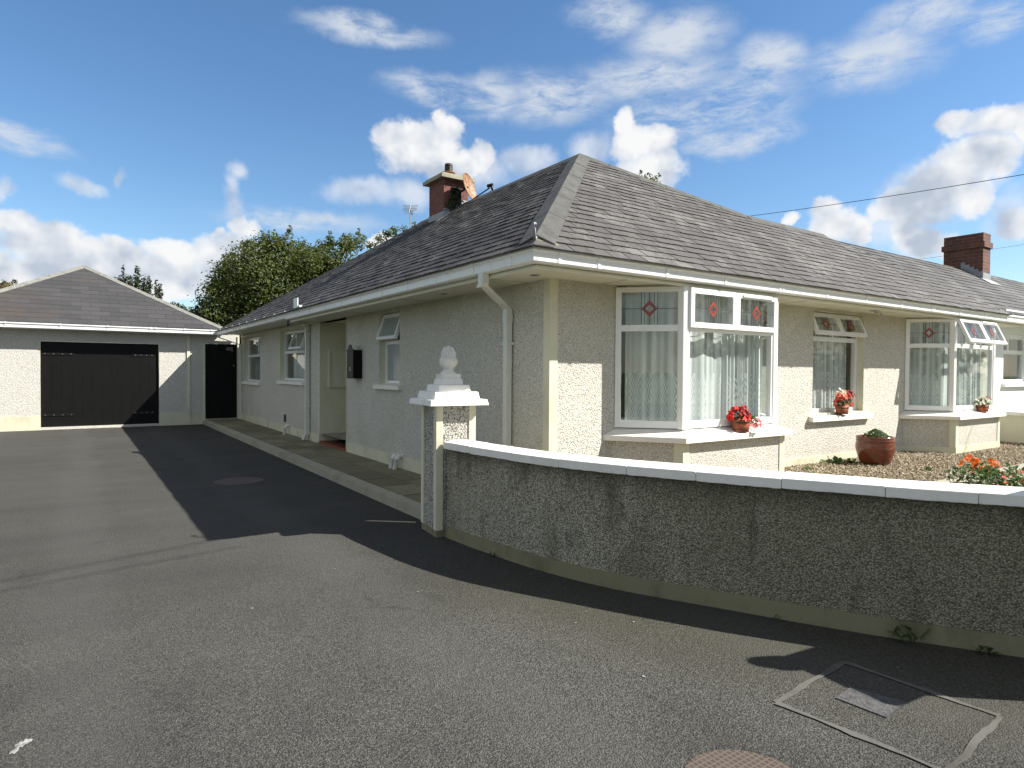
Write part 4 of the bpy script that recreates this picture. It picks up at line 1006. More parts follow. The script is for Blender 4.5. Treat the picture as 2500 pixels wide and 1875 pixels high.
g.add([(cx0-e,cy0-e,zl(cx0)-.03),(cx0-e,cy1+e,zl(cx0)-.03),(cx0-e,cy1+e,zl(cx0)+.12),(cx0-e,cy0-e,zl(cx0)+.12)], [(0,3,2,1)])
st = 4
for k in range(st):
    x0 = cx0-e+(cx1-cx0+2*e)*k/st; x1 = cx0-e+(cx1-cx0+2*e)*(k+1)/st; xm = min(x1, APX[0])
    g.add([(x0,cy0-e,zl(min(x0,6.31))-.02),(x1,cy0-e,zl(xm)-.02),(x1,cy0-e,zl(xm)+.09),(x0,cy0-e,zl(xm)+.09)], [(0,1,2,3)])
g.add([(cx0-.2,cy0-.16,zl(cx0-.2)+.022),(6.30,cy0-.16,zl(6.30)+.022),(6.30,cy0,zl(6.30)+.03),(cx0-.2,cy0,zl(cx0-.2)+.03)], [(0,1,2,3)])
g.build('flashing', 'lead_sheet', ch)

# ------------------------------------------------------------------ next house along the terrace
nb = thing('neighbouring_bungalow', (XE, YF, 0), 'white smooth-rendered bungalow adjoining at the right with a tall brick chimney', 'house')
g = MB(); wall(g, Frame((0,YF-.002,0),(1,0,0),(0,-1,0)), XE+.001, 24, 0, 2.62, [(15.05,16.35,1.35,2.33)], .14, 0, 0); g.add([(24,YF,0),(24,10,0),(24,10,2.6),(24,YF,2.6)], [(0,1,2,3)]); g.build('wall', 'white_wall', nb)
NW = Frame((0,YF,0),(1,0,0),(0,-1,0)); g = MB(); a,b,c,d = 15.05,16.35,1.35,2.33; tr = 1.96
frame_bars(g, NW, [(a+.002,a+.06,c+.002,d-.002),(b-.06,b-.002,c+.002,d-.002),(a+.06,b-.06,c+.002,c+.06),(a+.06,b-.06,d-.1,d-.002),(a+.06,b-.06,tr-.04,tr+.04),(15.42,15.50,tr+.04,d-.1)], -.12, -.06)
wn = g.build('window', 'upvc', nb); pane(wn, NW, a+.05,b-.05,c+.05,tr-.03,-.09); pane(wn, NW, a+.05,b-.05,tr+.03,d-.09,-.09); sill(wn, NW, a-.06, b+.1, c-.01, .07, .06, .07, 'white_wall')
g = MB(); g.quad((a,YF+.3,c),(b,YF+.3,c),(b,YF+.3,d),(a,YF+.3,d)); g.build('window_blind', 'interior', wn)
g = MB()
slates(g, (10.95,EY,EZ-.035), (1,0,0), (0,1,SL), [(p[0]-10.95,(p[1]-EY)*kz) for p in [(13.40,4.38),(24,4.38),(24,6.24),(10.95,6.24)]], .172, .30, .010, 0, 8, .005)
g.build('roof', ['slate_next','slate_bed'], nb)
g = MB(); g.add([(10.9,6.24,zf(6.24)-.04),(24,6.24,zf(6.24)-.04),(24,9.5,EZ),(10.9,9.5,EZ)], [(0,1,2,3)]); g.build('roof', 'slate_bed', nb)
g = MB(); gutter_run(g, [((13.55,4.52,.115),(0,-1)), ((24,4.52,.115),(0,-1))], PROF); g.build('gutter', 'upvc', nb)
g = MB(); g.box((14.45,4.54,2.50),(24,4.56,2.64)); g.box((14.45,4.56,2.50),(24,YF,2.52)); g.build('fascia', 'upvc', nb)
g = MB(); X0,X1,Y0,Y1 = 16.6,17.0,5.84,6.62
g.box((X0,Y0,3.3),(X1,Y1,4.62)); g.box((X0-.035,Y0-.035,4.34),(X1+.035,Y1+.035,4.46)); g.box((X0-.001,Y0-.001,4.621),(X1+.001,Y1+.001,4.66))
ch = g.build('chimney', 'brick_old', nb)
g = MB()
for k in range(5):
    y0, y1 = Y0+k*.085, Y0+(k+1)*.085; g.box((X0-.012,y0,zf(y0)-.1),(X0-.001,y1,zf(y0)+.16)) 
g.box((X0-.012,Y0-.012,zf(Y0)-.08),(X1+.012,Y0-.001,zf(Y0)+.13)); g.quad((X0-.1,Y0-.2,zf(Y0-.2)-.005),(X1+.1,Y0-.2,zf(Y0-.2)-.005),(X1+.1,Y0,zf(Y0)),(X0-.1,Y0,zf(Y0))); g.build('flashing', 'lead_sheet', ch)
# dividing wall between the gardens
dv = thing('garden_dividing_wall', (14.2,3.0,ZG), 'low cream rendered dividing wall with white coping at the far end of the gravel', 'wall')
g = MB(); g.box((14.12,.9,.1),(14.30,YF-.02,.765)); g.build('wall_body', 'cream_render', dv)
yy = YF-.02
while yy > 1.0:
    g = MB(); g.box((14.07,yy-.595,.766),(14.35,yy,.83)); g.build('coping_stone', 'white_masonry', dv); yy -= .6

# ------------------------------------------------------------------ garage
ga = thing('garage', (0.2,YG,0), 'pebbledashed garage with hipped dark tile roof and wide black doors', 'garage')
GD = (-0.745,1.80,0.06,2.175)
GF = Frame((0,YG,0),(1,0,0),(0,-1,0))
SD = (2.915,3.745,.14,2.225)
g = MB(); wall(g, GF, -3.25, XL-.001, -.05, 2.62, [GD,SD], .10); g.quad((-3.25,YG,0),(-3.25,YG,2.6),(-3.25,26,2.6),(-3.25,26,0)); g.build('wall', ['garage_dash','cream_render'], ga)
g = MB()
for a,b in ((-3.25,GD[0]),(GD[1],SD[0])): g = MB(); GF.box(g, a, b, 0.0005, .014, -.05, .345); g.build('plinth', 'plinth_render', ga)
g = MB(); GF.box(g, SD[0], SD[1], .0005, .05, 0, .139); g.build('door_step', 'concrete', ga)
g = MB(); GF.box(g, 2.465, 2.54, .0005, .03, .05, 2.44); GF.box(g, SD[1]+.002, XL-.002, .0005, .03, .13, 2.44); GF.box(g, SD[0]-.06,SD[0]-.001,.0005,.012,.346,2.225); g.build('quoin', 'cream_render', ga)
g = MB(); k = 12
for i in range(k):
    a = GD[0]+.004+(GD[1]-GD[0]-.008)*i/k; b = GD[0]+.004+(GD[1]-GD[0]-.008)*(i+1)/k; GF.box(g, a+.0012, b-.0012, -.095, -.06, GD[2]+.004, GD[3]-.004)
GF.box(g, GD[0]+.002, GD[1]-.002, -.099, -.0955, GD[2]+.002, GD[3]-.002)
gd = g.build('garage_door', 'black_paint', ga)
for zz in (1.87,.36):
    for x0, x1 in ((GD[0]+.01,GD[0]+.68),(GD[1]-.62,GD[1]-.1)):
        g = MB(); GF.box(g, x0, x1, -.0595, -.048, zz-.03, zz+.03)
        for q in range(4): GF.box(g, x0+.08+(x1-x0-.14)*q/3-.009, x0+.08+(x1-x0-.14)*q/3+.009, -.048, -.040, zz-.009, zz+.009, 1)
        g.build('strap_hinge', ['black_iron','steel'], gd)
g = MB(); GF.box(g, SD[0]+.004, SD[1]-.004, -.10, -.06, SD[2], SD[3]-.004); w0, w1 = SD[0]+.12, SD[1]-.12; mm = (w0+w1)/2
for (a,b,c,d) in ((w0,mm-.05,.27,.80),(mm+.05,w1,.27,.80),(w0,mm-.05,.95,1.62),(mm+.05,w1,.95,1.62),(w0,w1,1.74,2.10)):
    GF.box(g, a, b, -.0598, -.048, c, d); GF.box(g, a+.04, b-.04, -.048, -.038, c+.04, d-.04)
sd = g.build('side_door', 'black_paint', ga); sd['label'] = 'black panelled side door between garage and house'
g = MB(); GF.box(g, SD[1]-.10, SD[1]-.07, -.059, -.035, 1.60, 1.64); g.build('door_lock', 'steel', sd)
g = MB(); GF.box(g, -3.6, 3.30, .252, .27, 2.44, 2.58); GF.box(g, -3.6, 3.24, -.02, .25, 2.50, 2.518); g.build('fascia', 'old_upvc', ga)
g = MB(); gutter_run(g, [((-3.6,YG-.27,.035),(0,-1)),((3.44,YG-.27,.035),(0,-1))], PROF); gg = g.build('gutter', 'upvc', ga)
for x in (-1.4,-.35,.62,1.55,1.68,2.35,3.0):
    g = MB(); gutter_run(g, [((x,YG-.27,.035),(0,-1)),((x+.035,YG-.27,.035),(0,-1))], PB); g.build('gutter_bracket', 'upvc', gg)
GE = YG-.37; GZ = 2.60; GX1 = 3.40; GX0 = -3.06; GL = (GX1-GX0)/2; gs = .575; gk = math.sqrt(1+gs*gs); gx = (GX0+GX1)/2
g = MB(); slates(g, (GX0,GE,GZ), (1,0,0), (0,1,gs), [(0,0),(GX1-GX0,0),(GL,GL*gk)], .255, .42, .0055, 0, 5, .0015, .007, .15, .02); g.build('roof', ['garage_tile','garage_joint'], ga)
gzA = GZ+gs*GL
g = MB(); g.add([(GX1,GE,GZ),(GX1,28,GZ),(gx,28,gzA),(gx,GE+GL,gzA),(GX0,GE,GZ),(GX0,28,GZ)], [(0,1,2,3),(5,4,3,2)]); g.build('roof', 'garage_tile', ga)
for s_, x in ((1,GX1),(-1,GX0)):
    a = Vector((x,GE,GZ)); b = Vector((gx,GE+GL,gzA)); d = (b-a).normalized(); df = Vector((0,-1,-gs)); df = (df-d*df.dot(d)).normalized(); ds = Vector((s_,0,-gs)); ds = (ds-d*ds.dot(d)).normalized()
    g = MB(); ridge_tiles(g, a, b, df, ds, .12, .40, .014, .035); g.build('hip_tile', 'ridge_tile_pale', ga)

# ------------------------------------------------------------------ gate piers and the boundary wall
def pier(name, x, y, label):
    o = thing(name, (x,y,0), label, 'gate pier', 'white-capped gate piers'); h = .195; o.rotation_euler.z = rad(-6)
    def part(mb, n, m): return mb.build(n, m, o)
    g = MB(); g.box((x-h+.012,y-h+.012,.06),(x+h-.012,y+h-.012,1.189)); part(g, 'shaft', 'pier_dash')
    g = MB(); g.box((x-h+.006,y-h+.006,-.02),(x+h-.006,y+h-.006,.062)); part(g, 'plinth', 'dirty_plinth')
    q = .065
    for sx, sy in ((-1,-1),(1,-1),(1,1),(-1,1)):
        g = MB(); x0, y0 = x+sx*h, y+sy*h
        P = [(x0,y0),(x0-sx*q,y0),(x0-sx*q,y0-sy*.02),(x0-sx*.02,y0-sy*.02),(x0-sx*.02,y0-sy*q),(x0,y0-sy*q)]
        g.prism(P if sx*sy > 0 else P[::-1], .063, 1.188); part(g, 'corner_strip', 'cream_render')
    g = MB(); z = 1.19
    for (r0, r1, hh) in ((.288,.276,.055),(.225,.212,.068),(.160,.150,.063),(.108,.100,.055)):
        V = [(x+a*r0,y+b*r0,z) for a,b in ((-1,-1),(1,-1),(1,1),(-1,1))]+[(x+a*r1,y+b*r1,z+hh) for a,b in ((-1,-1),(1,-1),(1,1),(-1,1))]
        g.add(V, [(3,2,1,0),(4,5,6,7),(0,1,5,4),(1,2,6,5),(2,3,7,6),(3,0,4,7)]); z += hh
    cap = part(g, 'cap', 'white_masonry')
    bv = cap.modifiers.new('worn_edges', 'BEVEL'); bv.width = .006; bv.segments = 2
    g = MB(); z = 1.431
    g.prism([(x-.088,y-.088),(x+.088,y-.088),(x+.088,y+.088),(x-.088,y+.088)], z, z+.045)
    prof = [(.078,.045),(.070,.058),(.054,.070),(.049,.090),(.056,.104),(.074,.122),(.083,.150),(.082,.176),(.072,.188)]
    n = 32; V = []; k = len(prof)
    for i in range(n):
        a = 2*math.pi*i/n; fl = 1+.06*abs(math.cos(4*a))
        for j, (r, zz) in enumerate(prof):
            rr = r*(fl if j >= 5 else 1); V.append((x+rr*math.cos(a), y+rr*math.sin(a), z+zz+(.008*abs(math.cos(4*a)) if j >= 7 else 0)))
    g.add(V, [(i*k+j, ((i+1)%n)*k+j, ((i+1)%n)*k+j+1, i*k+j+1) for i in range(n) for j in range(k-1)], smooth=True)
    fin = part(g, 'finial', 'stone_finial')
    g = MB(); nn = 0
    for r_i in range(9):                                # knobbly pine-cone top
        t = r_i/8; zz = z+.185+.115*t; rr = .060*math.sqrt(max(0,1-(t*1.0)**2.4))+.002; c = max(1, int(round(2*math.pi*rr/.023)))
        for i in range(c):
            a = 2*math.pi*(i+.5*(r_i%2))/c; px, py = x+rr*math.cos(a), y+rr*math.sin(a)
            m = .0135; V = []; ring = 6
            for lat in (-.9,-.3,.3,.9):
                for q2 in range(ring): V.append((px+m*math.cos(lat)*math.cos(q2*1.047), py+m*math.cos(lat)*math.sin(q2*1.047), zz+m*1.1*math.sin(lat)))
            F = [(l*ring+q2, l*ring+(q2+1)%ring, (l+1)*ring+(q2+1)%ring, (l+1)*ring+q2) for l in range(3) for q2 in range(ring)]+[tuple(range(18,24)), tuple(range(5,-1,-1))]
            g.add(V, F, smooth=True)
    g.lathe([(.058,.175),(.058,.23),(.042,.275),(.0,.295)], (x,y,z), 16)
    g.build('pine_cone', 'stone_finial', fin)
    return o
PX, PY = 2.875, 5.275
pier('gate_pier', PX, PY, 'pebbledashed gate pier with white stepped cap and pine-cone finial, nearest the house')
pier('gate_pier', 4.37, .76, 'matching gate pier beyond the right-hand end of the boundary wall')

bw = thing('boundary_wall', (3.0,3.3,0), 'low curved pebbledashed boundary wall with white coping, stained dark', 'wall')
def ribbon(mb, a, b, z0, z1, m=0, i0=0, i1=None):
    i1 = len(a)-1 if i1 is None else i1
    pa, pb = a[i0:i1+1], b[i0:i1+1]; n = len(pa)
    V = [(p.x,p.y,z0) for p in pa]+[(p.x,p.y,z0) for p in pb]+[(p.x,p.y,z1) for p in pa]+[(p.x,p.y,z1) for p in pb]
    F = []
    for i in range(n-1): F += [(i,i+1,2*n+i+1,2*n+i),(n+i+1,n+i,3*n+i,3*n+i+1),(2*n+i,2*n+i+1,3*n+i+1,3*n+i),(i+1,i,n+i,n+i+1)]
    F += [(0,2*n,3*n,n),(n-1,2*n-1,4*n-1,3*n-1)]
    mb.add(V, [f for f in F], m)
WF = spline(WALL, 12)
fa, fb = offs(WF, .012), offs(WF, .15)
g = MB(); ribbon(g, fa, fb, .07, .805); g.build('wall_body', 'boundary_dash', bw)
g = MB(); ribbon(g, offs(WF, -.004), offs(WF, .155), -.03, .105); g.build('plinth', 'dirty_plinth', bw)
# coping stones, laid end to end along the curve
ca, cb = offs(WF, -.028), offs(WF, .185)
lens = [0]
for p, q in zip(WF, WF[1:]): lens.append(lens[-1]+(q-p).length)
marks = [0]; s_ = 0; R = random.Random(5)
cuts = [.12,.42,.98,1.45,2.0,2.45,2.95,3.5,3.95,4.5]
idx = [0]+[min(range(len(lens)), key=lambda i: abs(lens[i]-c)) for c in cuts if c < lens[-1]-.15]+[len(WF)-1]
for i0, i1 in zip(idx, idx[1:]):
    if i1 <= i0: continue
    g = MB(); dz = R.uniform(-.004,.004); d1 = R.uniform(-.003,.003)
    pa = [p + Vector((0,0)) for p in offs(WF, -.028+d1)[i0:i1+1]]; pb = cb[i0:i1+1]; n = len(pa)
    t0 = (pa[1]-pa[0]).normalized(); t1 = (pa[-1]-pa[-2]).normalized()
    pa = pa[:]; pb = pb[:]; pa[0] = pa[0]+t0*.0012; pb[0] = pb[0]+t0*.0012; pa[-1] = pa[-1]-t1*.0012; pb[-1] = pb[-1]-t1*.0012
    z0, z1, z2_ = .803+dz*.4, .866+dz*.4, .880+dz*.4
    V = [(p.x,p.y,z0+R.uniform(-.0022,.0015)) for p in pa]+[(p.x,p.y,z1) for p in pa]+[(p.x,p.y,z2_) for p in pb]+[(p.x,p.y,z0) for p in pb]
    F = []
    for i in range(n-1):
        for k in range(4): k2 = (k+1)%4; F.append((k*n+i, k*n+i+1, k2*n+i+1, k2*n+i))
    F += [(0,n,2*n,3*n),(4*n-1,3*n-1,2*n-1,n-1)]
    g.add(V, F); o = g.build('coping_stone', 'white_masonry', bw)
    b_ = o.modifiers.new('worn_edges','BEVEL'); b_.width = .005; b_.segments = 2; b_.angle_limit = rad(50)

# ------------------------------------------------------------------ planting
def orient(n, R):
    n = Vector(n).normalized(); a = Vector((0,0,1)) if abs(n.z) < .9 else Vector((1,0,0)); u = n.cross(a).normalized(); v = n.cross(u); t = R.uniform(0,6.28)
    return u*math.cos(t)+v*math.sin(t), v*math.cos(t)-u*math.sin(t)
def leaf(mb, p, n, L, W, R, m=0, tone=None):
    u, v = orient(n, R); p = Vector(p); n = Vector(n).normalized()
    mb.add([p-u*L*.5, p+v*W*.5+n*W*.12, p+u*L*.5-n*L*.08, p-v*W*.5+n*W*.12], [(0,1,2,3)], m, tone or (R.random(),R.random(),R.random()))
def flower(mb, p, n, r, R, m, petals=5):
    u, v = orient(n, R); p = Vector(p); n = Vector(n).normalized(); t = R.random()
    for k in range(petals):
        a = 6.283*k/petals; d = u*math.cos(a)+v*math.sin(a); s_ = v*math.cos(a)-u*math.sin(a)
        mb.add([p, p+d*r*.6+s_*r*.42+n*r*.18, p+d*r+n*r*.05, p+d*r*.6-s_*r*.42+n*r*.18], [(0,1,2,3)], m, (min(1,t*.8+R.random()*.2),)*3)
def plant(parent, c, rx, ry, h, nl, flowers, seed, lsize=.035, droop=0.0, name='plant', stems=True):
    """leafy mound with blooms; flowers: list of (material, count, size, centre offset, spread)"""
    R = random.Random(seed); g = MB(); c = Vector(c)
    mats = ['leaf_pot']+[f[0] for f in flowers]
    for i in range(nl):
        a = R.uniform(0,6.283); rr = math.sqrt(R.random()); hh = R.random()**.7
        f = math.sqrt(max(0,1-(hh*.95)**2))
        p = c+Vector((rx*rr*f*math.cos(a)*1.05, ry*rr*f*math.sin(a)*1.05, h*hh*(1-.3*rr)-droop*max(0,rr-.8)*h*2))
        n = Vector((math.cos(a)*rr, math.sin(a)*rr, .6)) + Vector((R.gauss(0,.4),R.gauss(0,.4),R.gauss(0,.3)))
        leaf(g, p, n, lsize*R.uniform(.7,1.4), lsize*R.uniform(.4,.7), R)
    for k, (m, cnt, sz, off, spr) in enumerate(flowers):
        for i in range(cnt):
            a = R.uniform(0,6.283); rr = R.random()**.5*spr; hh = math.sqrt(max(0.05,1-rr*rr))
            p = c+Vector(off)+Vector((rx*rr*math.cos(a), ry*rr*math.sin(a), h*hh*R.uniform(.8,1.1)))
            n = Vector((rr*math.cos(a)+.15, rr*math.sin(a)-.45, hh*.8))+Vector((R.gauss(0,.3),R.gauss(0,.3),R.gauss(0,.3)))
            flower(g, p, n, sz*R.uniform(.75,1.2), R, k+1)
    g.build(name, mats, parent)
def barrel_pot(name, c, w, h, label, group, sx=1.25):
    o = thing(name, c, label, 'flower pot', group); r = w/2
    g = MB(); g.lathe([(0,.002),(r*.80,.002),(r*.90,h*.4),(r,h),(r*.92,h),(r*.90,h*.82),(0,h*.82)], c, 28, 0, 1.0, .62)
    for z0, z1 in ((h*.60,h*.72),(h*.12,h*.2)): g.lathe([(r*(.80+.2*z0/h)*1.005,z0),(r*(.80+.2*z0/h)*1.03,(z0+z1)/2),(r*(.80+.2*z1/h)*1.005,z1)], c, 28, 1, 1.0, .63)
    g.build('pot', ['terracotta','band_iron'], o); return o
GP = 'flower pots on the front window sills'
p = barrel_pot('flower_pot', (5.95,4.305,.872), .26, .145, 'terracotta trough of red and pink begonias on the nearest bay sill', GP)
plant(p, (5.95,4.305,.98), .15, .10, .16, 170, [('petal_red',34,.034,(-.03,0,.0),1.0),('petal_dark_red',26,.03,(.0,.0,.0),.9)], 11)
plant(p, (6.09,4.27,.93), .10, .09, .12, 90, [('petal_pink',26,.032,(.02,-.01,-.03),1.15)], 12, name='trailing_plant')
p = barrel_pot('flower_pot', (9.06,4.875,.925), .26, .135, 'terracotta trough of coral, white and dark red begonias on the flat window sill', GP)
plant(p, (9.06,4.86,1.03), .17, .11, .22, 240, [('petal_coral',44,.034,(-.03,-.02,-.01),1.0),('petal_cream',22,.03,(-.08,0,.02),.8),('petal_dark_red',34,.033,(.13,0,.0),.7)], 13)
p = barrel_pot('flower_pot', (12.45,4.34,.885), .27, .12, 'terracotta trough of silvery foliage with few red flowers on the far bay sill', GP)
plant(p, (12.45,4.34,.98), .20, .12, .15, 230, [('petal_cream',60,.022,(-.03,0,.0),1.0),('petal_dark_red',14,.028,(.17,0,-.02),.5)], 14)
# big glazed pot on the gravel
c = (9.08,4.42,ZG); o = thing('garden_pot', c, 'large glossy brown pot planted with low greenery, standing on the gravel', 'plant pot')
g = MB(); g.lathe([(0,.0),(.165,.0),(.19,.04),(.225,.14),(.243,.22),(.240,.28),(.232,.315),(.238,.325),(.238,.338),(.228,.345),(.236,.36),(.236,.385),(.218,.385),(.212,.33),(0,.33)], c, 40); g.build('pot', 'glazed_brown', o)
g = MB(); g.lathe([(0,.345),(.2,.336),(.212,.332)], c, 24, smooth=False); g.build('soil', 'soil', o)
plant(o, (9.10,4.42,ZG+.34), .18, .17, .16, 900, [('petal_cream',22,.012,(0,0,0),.9)], 15, .03)
# planter of bedding flowers behind the boundary wall
c = (6.15,2.2,ZG+.02); o = thing('flower_trough', c, 'long trough of orange marigolds and red bedding flowers behind the boundary wall', 'planter')
ang = rad(-112); du = Vector((math.cos(ang),math.sin(ang),0)); dn = Vector((-du.y,du.x,0)); st0 = Vector((6.50,2.50,ZG+.02))
g = MB(); g.obox(st0-dn*.02, du*1.6, dn*.34, Vector((0,0,.25))); g.build('trough', 'terracotta', o)
R = random.Random(21); g = MB(); mats = ['leaf_pot','petal_orange','petal_red','petal_coral','petal_cream']
for i in range(2600):
    t = R.uniform(-.02,1.62); s2 = R.uniform(-.06,.40); hh = R.random()
    pp = st0+du*t+dn*s2+Vector((0,0,.26+hh*(.17+.05*math.sin(t*5))*(1-.5*abs(s2-.16)/.25)))
    leaf(g, pp, (R.gauss(0,.6),R.gauss(-.2,.6),.8), .05*R.uniform(.6,1.3), .022*R.uniform(.6,1.3), R)
for i in range(230):
    t = R.uniform(0,1.6); s2 = R.uniform(-.08,.38)
    if t < .34 and s2 > .08: m, sz = 1, .025
    elif t < .5: m, sz = 4, .016
    else: m, sz = R.choice(((2,.021),(3,.020),(2,.018))) if R.random() < .8 else (1,.020)
    pp = st0+du*t+dn*s2+Vector((0,0,(.44 if m != 4 else .37)+R.uniform(-.06,.05)-abs(s2-.16)*.25))
    flower(g, pp, (R.gauss(0,.5)-.3,R.gauss(-.3,.5),.7), sz*R.uniform(.8,1.2), R, m, 7 if m == 1 else 5)
g.build('bedding_plants', mats, o)
# weeds
def weed(x, y, z, s_, n, label, seed, group):
    R = random.Random(seed); g = MB()
    for i in range(n):
        a = R.uniform(0,6.28); L = s_*R.uniform(.5,1.1); e = R.uniform(.3,1.3); d = Vector((math.cos(a)*math.cos(e), math.sin(a)*math.cos(e), math.sin(e))); sd_ = Vector((-math.sin(a),math.cos(a),0))
        p = Vector((x+R.gauss(0,s_*.25), y+R.gauss(0,s_*.25), z)); w = L*R.uniform(.10,.2); k = Vector((0,0,-L*.25))
        g.add([p-sd_*w*.2, p+sd_*w*.2, p+d*L*.55+sd_*w, p+d*L*.55-sd_*w, p+d*L+k], [(0,1,2,3),(3,2,4)], 0, rt())
    g.build('weed', 'leaf_pot', None, label, 'weed', group)
GW = 'weeds growing at the foot of walls'
weed(2.79,4.36,0,.07,9,'tiny weed at the foot of the boundary wall, nearest the gate pier',1,GW)
weed(3.84,1.66,.02,.13,16,'tallest weed at the foot of the boundary wall, towards its right end',2,GW)
weed(4.02,1.38,.0,.08,12,'small weed low against the far right end of the boundary wall plinth',3,GW)
weed(3.50,2.27,.0,.05,8,'sparse weed at the wall foot midway along the dark shadow',4,GW)
weed(8.60,4.72,ZG,.17,22,'bright green weed between the big brown pot and the house wall',5,GW)
weed(8.83,4.62,ZG,.12,20,'leafy weed close to the left side of the big brown pot',6,GW)
weed(9.0,3.72,ZG,.10,22,'low green weed spreading in the middle of the gravel',7,GW)
weed(7.75,4.6,ZG,.12,8,'wispy weed by the plinth next to the nearest bay',8,GW)

# ------------------------------------------------------------------ trees
def branchy(parent, base, top, r, limbs, R, mat='bark'):
    g = MB(); base, top = Vector(base), Vector(top)
    mid = (base+top)/2+Vector((R.gauss(0,.1),R.gauss(0,.1),0))
    g.tube([base, mid, top], r, 8, 0, True, [r, r*.7, r*.2]); g.build('trunk', mat, parent)
    if limbs:
        g = MB()
        for e in limbs:
            t = R.uniform(.3,.75); s0 = base.lerp(top,t); e = Vector(e); m = s0.lerp(e,.5)+Vector((R.gauss(0,.15),R.gauss(0,.15),.15))
            g.tube([s0,m,e], r*.35, 6, 0, True, [r*.35,r*.22,r*.05])
        g.build('branches', mat, parent)
def crown(parent, clumps, n_leaf, ls, R, mat, name='crown', spiky=0.0):
    g = MB()
    for (c, r, k) in clumps:
        c = Vector(c); tb = R.uniform(0,.35)
        for i in range(int(n_leaf*k)):
            d = Vector((R.gauss(0,1),R.gauss(0,1),R.gauss(0,1))).normalized(); rr = R.random()**.45
            p = c+Vector((d.x*r[0],d.y*r[1],d.z*r[2]))*rr*(1+spiky*R.random()**3)
            leaf(g, p, d*.7+Vector((R.gauss(0,.5),R.gauss(0,.5),.5+R.gauss(0,.5))), ls*R.uniform(.7,1.5), ls*R.uniform(.4,.8), R, 0, (min(1,max(0,tb+R.uniform(0,.7))),0,0))
    g.build(name, mat, parent)
def ray(x, y): return xa*((x-1250)/1556)+ya*((937.5-y)/1556)-za
def at(x, y, Y): v = ray(x,y); return Vector((0,0,1.5))+v*(Y/v.y)
# the big tree behind garage and house: outline (x, y, radius) taken at its own distance
R = random.Random(31)
T = thing('tree', (6.6,27.5,0), 'large dense green tree rising between the garage and the house roof', 'tree')
cl = []
for (x,y,r) in [(610,660,62),(660,630,55),(700,640,55),(560,690,50),(530,730,45),(520,765,40),(500,790,34),(590,740,70),(650,700,75),(720,690,65),(760,660,50),(640,770,75),(560,790,60),(700,750,70),(575,640,28),(610,608,26),(655,595,30),(690,600,26),(730,612,30),(770,625,28),(480,775,22),(548,655,20),(535,690,20),(520,705,18),(800,640,40),(840,610,30),(790,600,18),(810,590,14),(850,585,18),(705,572,10),(870,595,22),(820,660,45),(600,830,70),(690,820,80)] + [(745,640,40),(770,655,40),(740,665,45),(790,645,35),(800,660,30),(478,762,9),(470,758,6),(500,742,9),(492,738,6),(520,716,9),(512,708,6),(528,690,8),(540,668,9),(532,662,6),(552,642,9),(560,632,7),(556,625,5),(600,598,9),(606,588,6),(650,585,9),(655,575,5),(690,588,9),(706,562,7),(708,552,4),(735,598,8),(742,590,5),(770,612,9),(800,598,10),(804,580,8),(806,568,5),(835,592,10),(838,578,6),(868,585,9),(875,570,7),(878,560,4),(850,600,14),(888,580,8)]:
    Yd = 27+R.uniform(-1.5,2.0); c = at(x,y,Yd); k = r/1556*(c-Vector((0,0,1.5))).length
    cl.append((c, (k,k*1.0,k*.95), (r/50)**2))
branchy(T, (6.6,27.8,-.05), (6.4,27.5,5.3), .22, [c for c,_,_ in cl[:12]], R)
crown(T, cl, 1350, .118, R, 'leaf_tree', spiky=.3)
R = random.Random(32)
T = thing('conifer', (2.2,29,0), 'dark shrub with upright shoots showing above the right slope of the garage roof', 'tree'); cl = []
for (x,y,h,w) in [(335,685,36,7),(352,695,26,7),(365,700,28,6),(382,712,30,6),(392,720,30,5),(305,690,18,14),(290,690,16,12),(320,700,25,16),(345,725,30,20),(300,712,18,18),(300,662,16,3),(370,735,20,16)]:
    c = at(x,y,29); k = (c-Vector((0,0,1.5))).length/1556; cl.append((c,(w*k,w*k,h*k),w*h/250))
branchy(T, (2.2,29,-.05), (2.2,29,3.0), .12, [], R); crown(T, cl, 170, .11, R, 'leaf_dark')
R = random.Random(33)
T = thing('shrub', (-2.0,27,0), 'yellowing shrub peeping above the garage roof at the far left edge', 'shrub'); cl = []
for (x,y,h,w) in [(10,705,18,14),(22,700,10,20),(40,702,6,12),(35,688,8,5),(5,715,14,14),(5,692,6,8)]:
    c = at(x,y,27); k = (c-Vector((0,0,1.5))).length/1556; cl.append((c,(w*k,w*k,h*k),w*h/200))
branchy(T, (-2.0,27,-.05), (-2.0,27,2.8), .08, [], R); crown(T, cl, 90, .10, R, 'leaf_autumn')
R = random.Random(34)
T = thing('tree', (10.6,11.6,0), 'tree top just peeping over the ridge near the roof apex', 'tree'); cl = []
for (x,y,h,w) in [(1563,432,12,5),(1575,438,12,8),(1590,440,14,8),(1600,436,6,9),(1610,428,6,4),(1565,418,5,4),(1583,425,6,4),(1590,455,18,26)]:
    c = at(x,y,11.6); k = (c-Vector((0,0,1.5))).length/1556; cl.append((c,(w*k,w*k,h*k),w*h/160))
branchy(T, (11.0,12.0,-.05), tuple(at(1590,450,11.6)), .08, [], R); crown(T, cl, 60, .07, R, 'leaf_tree')
R = random.Random(35)
T = thing('shrub', (11.5,27,0), 'thin leafy shrub top beside the television aerial behind the ridge', 'shrub'); cl = []
for (x,y,h,w) in [(925,585,16,14),(945,570,14,14),(965,562,12,14),(985,558,8,12),(1010,550,8,8),(960,585,22,28),(1012,543,4,5),(905,600,14,14)]:
    c = at(x,y,27); k = (c-Vector((0,0,1.5))).length/1556; cl.append((c,(w*k,w*k,h*k),w*h/200))
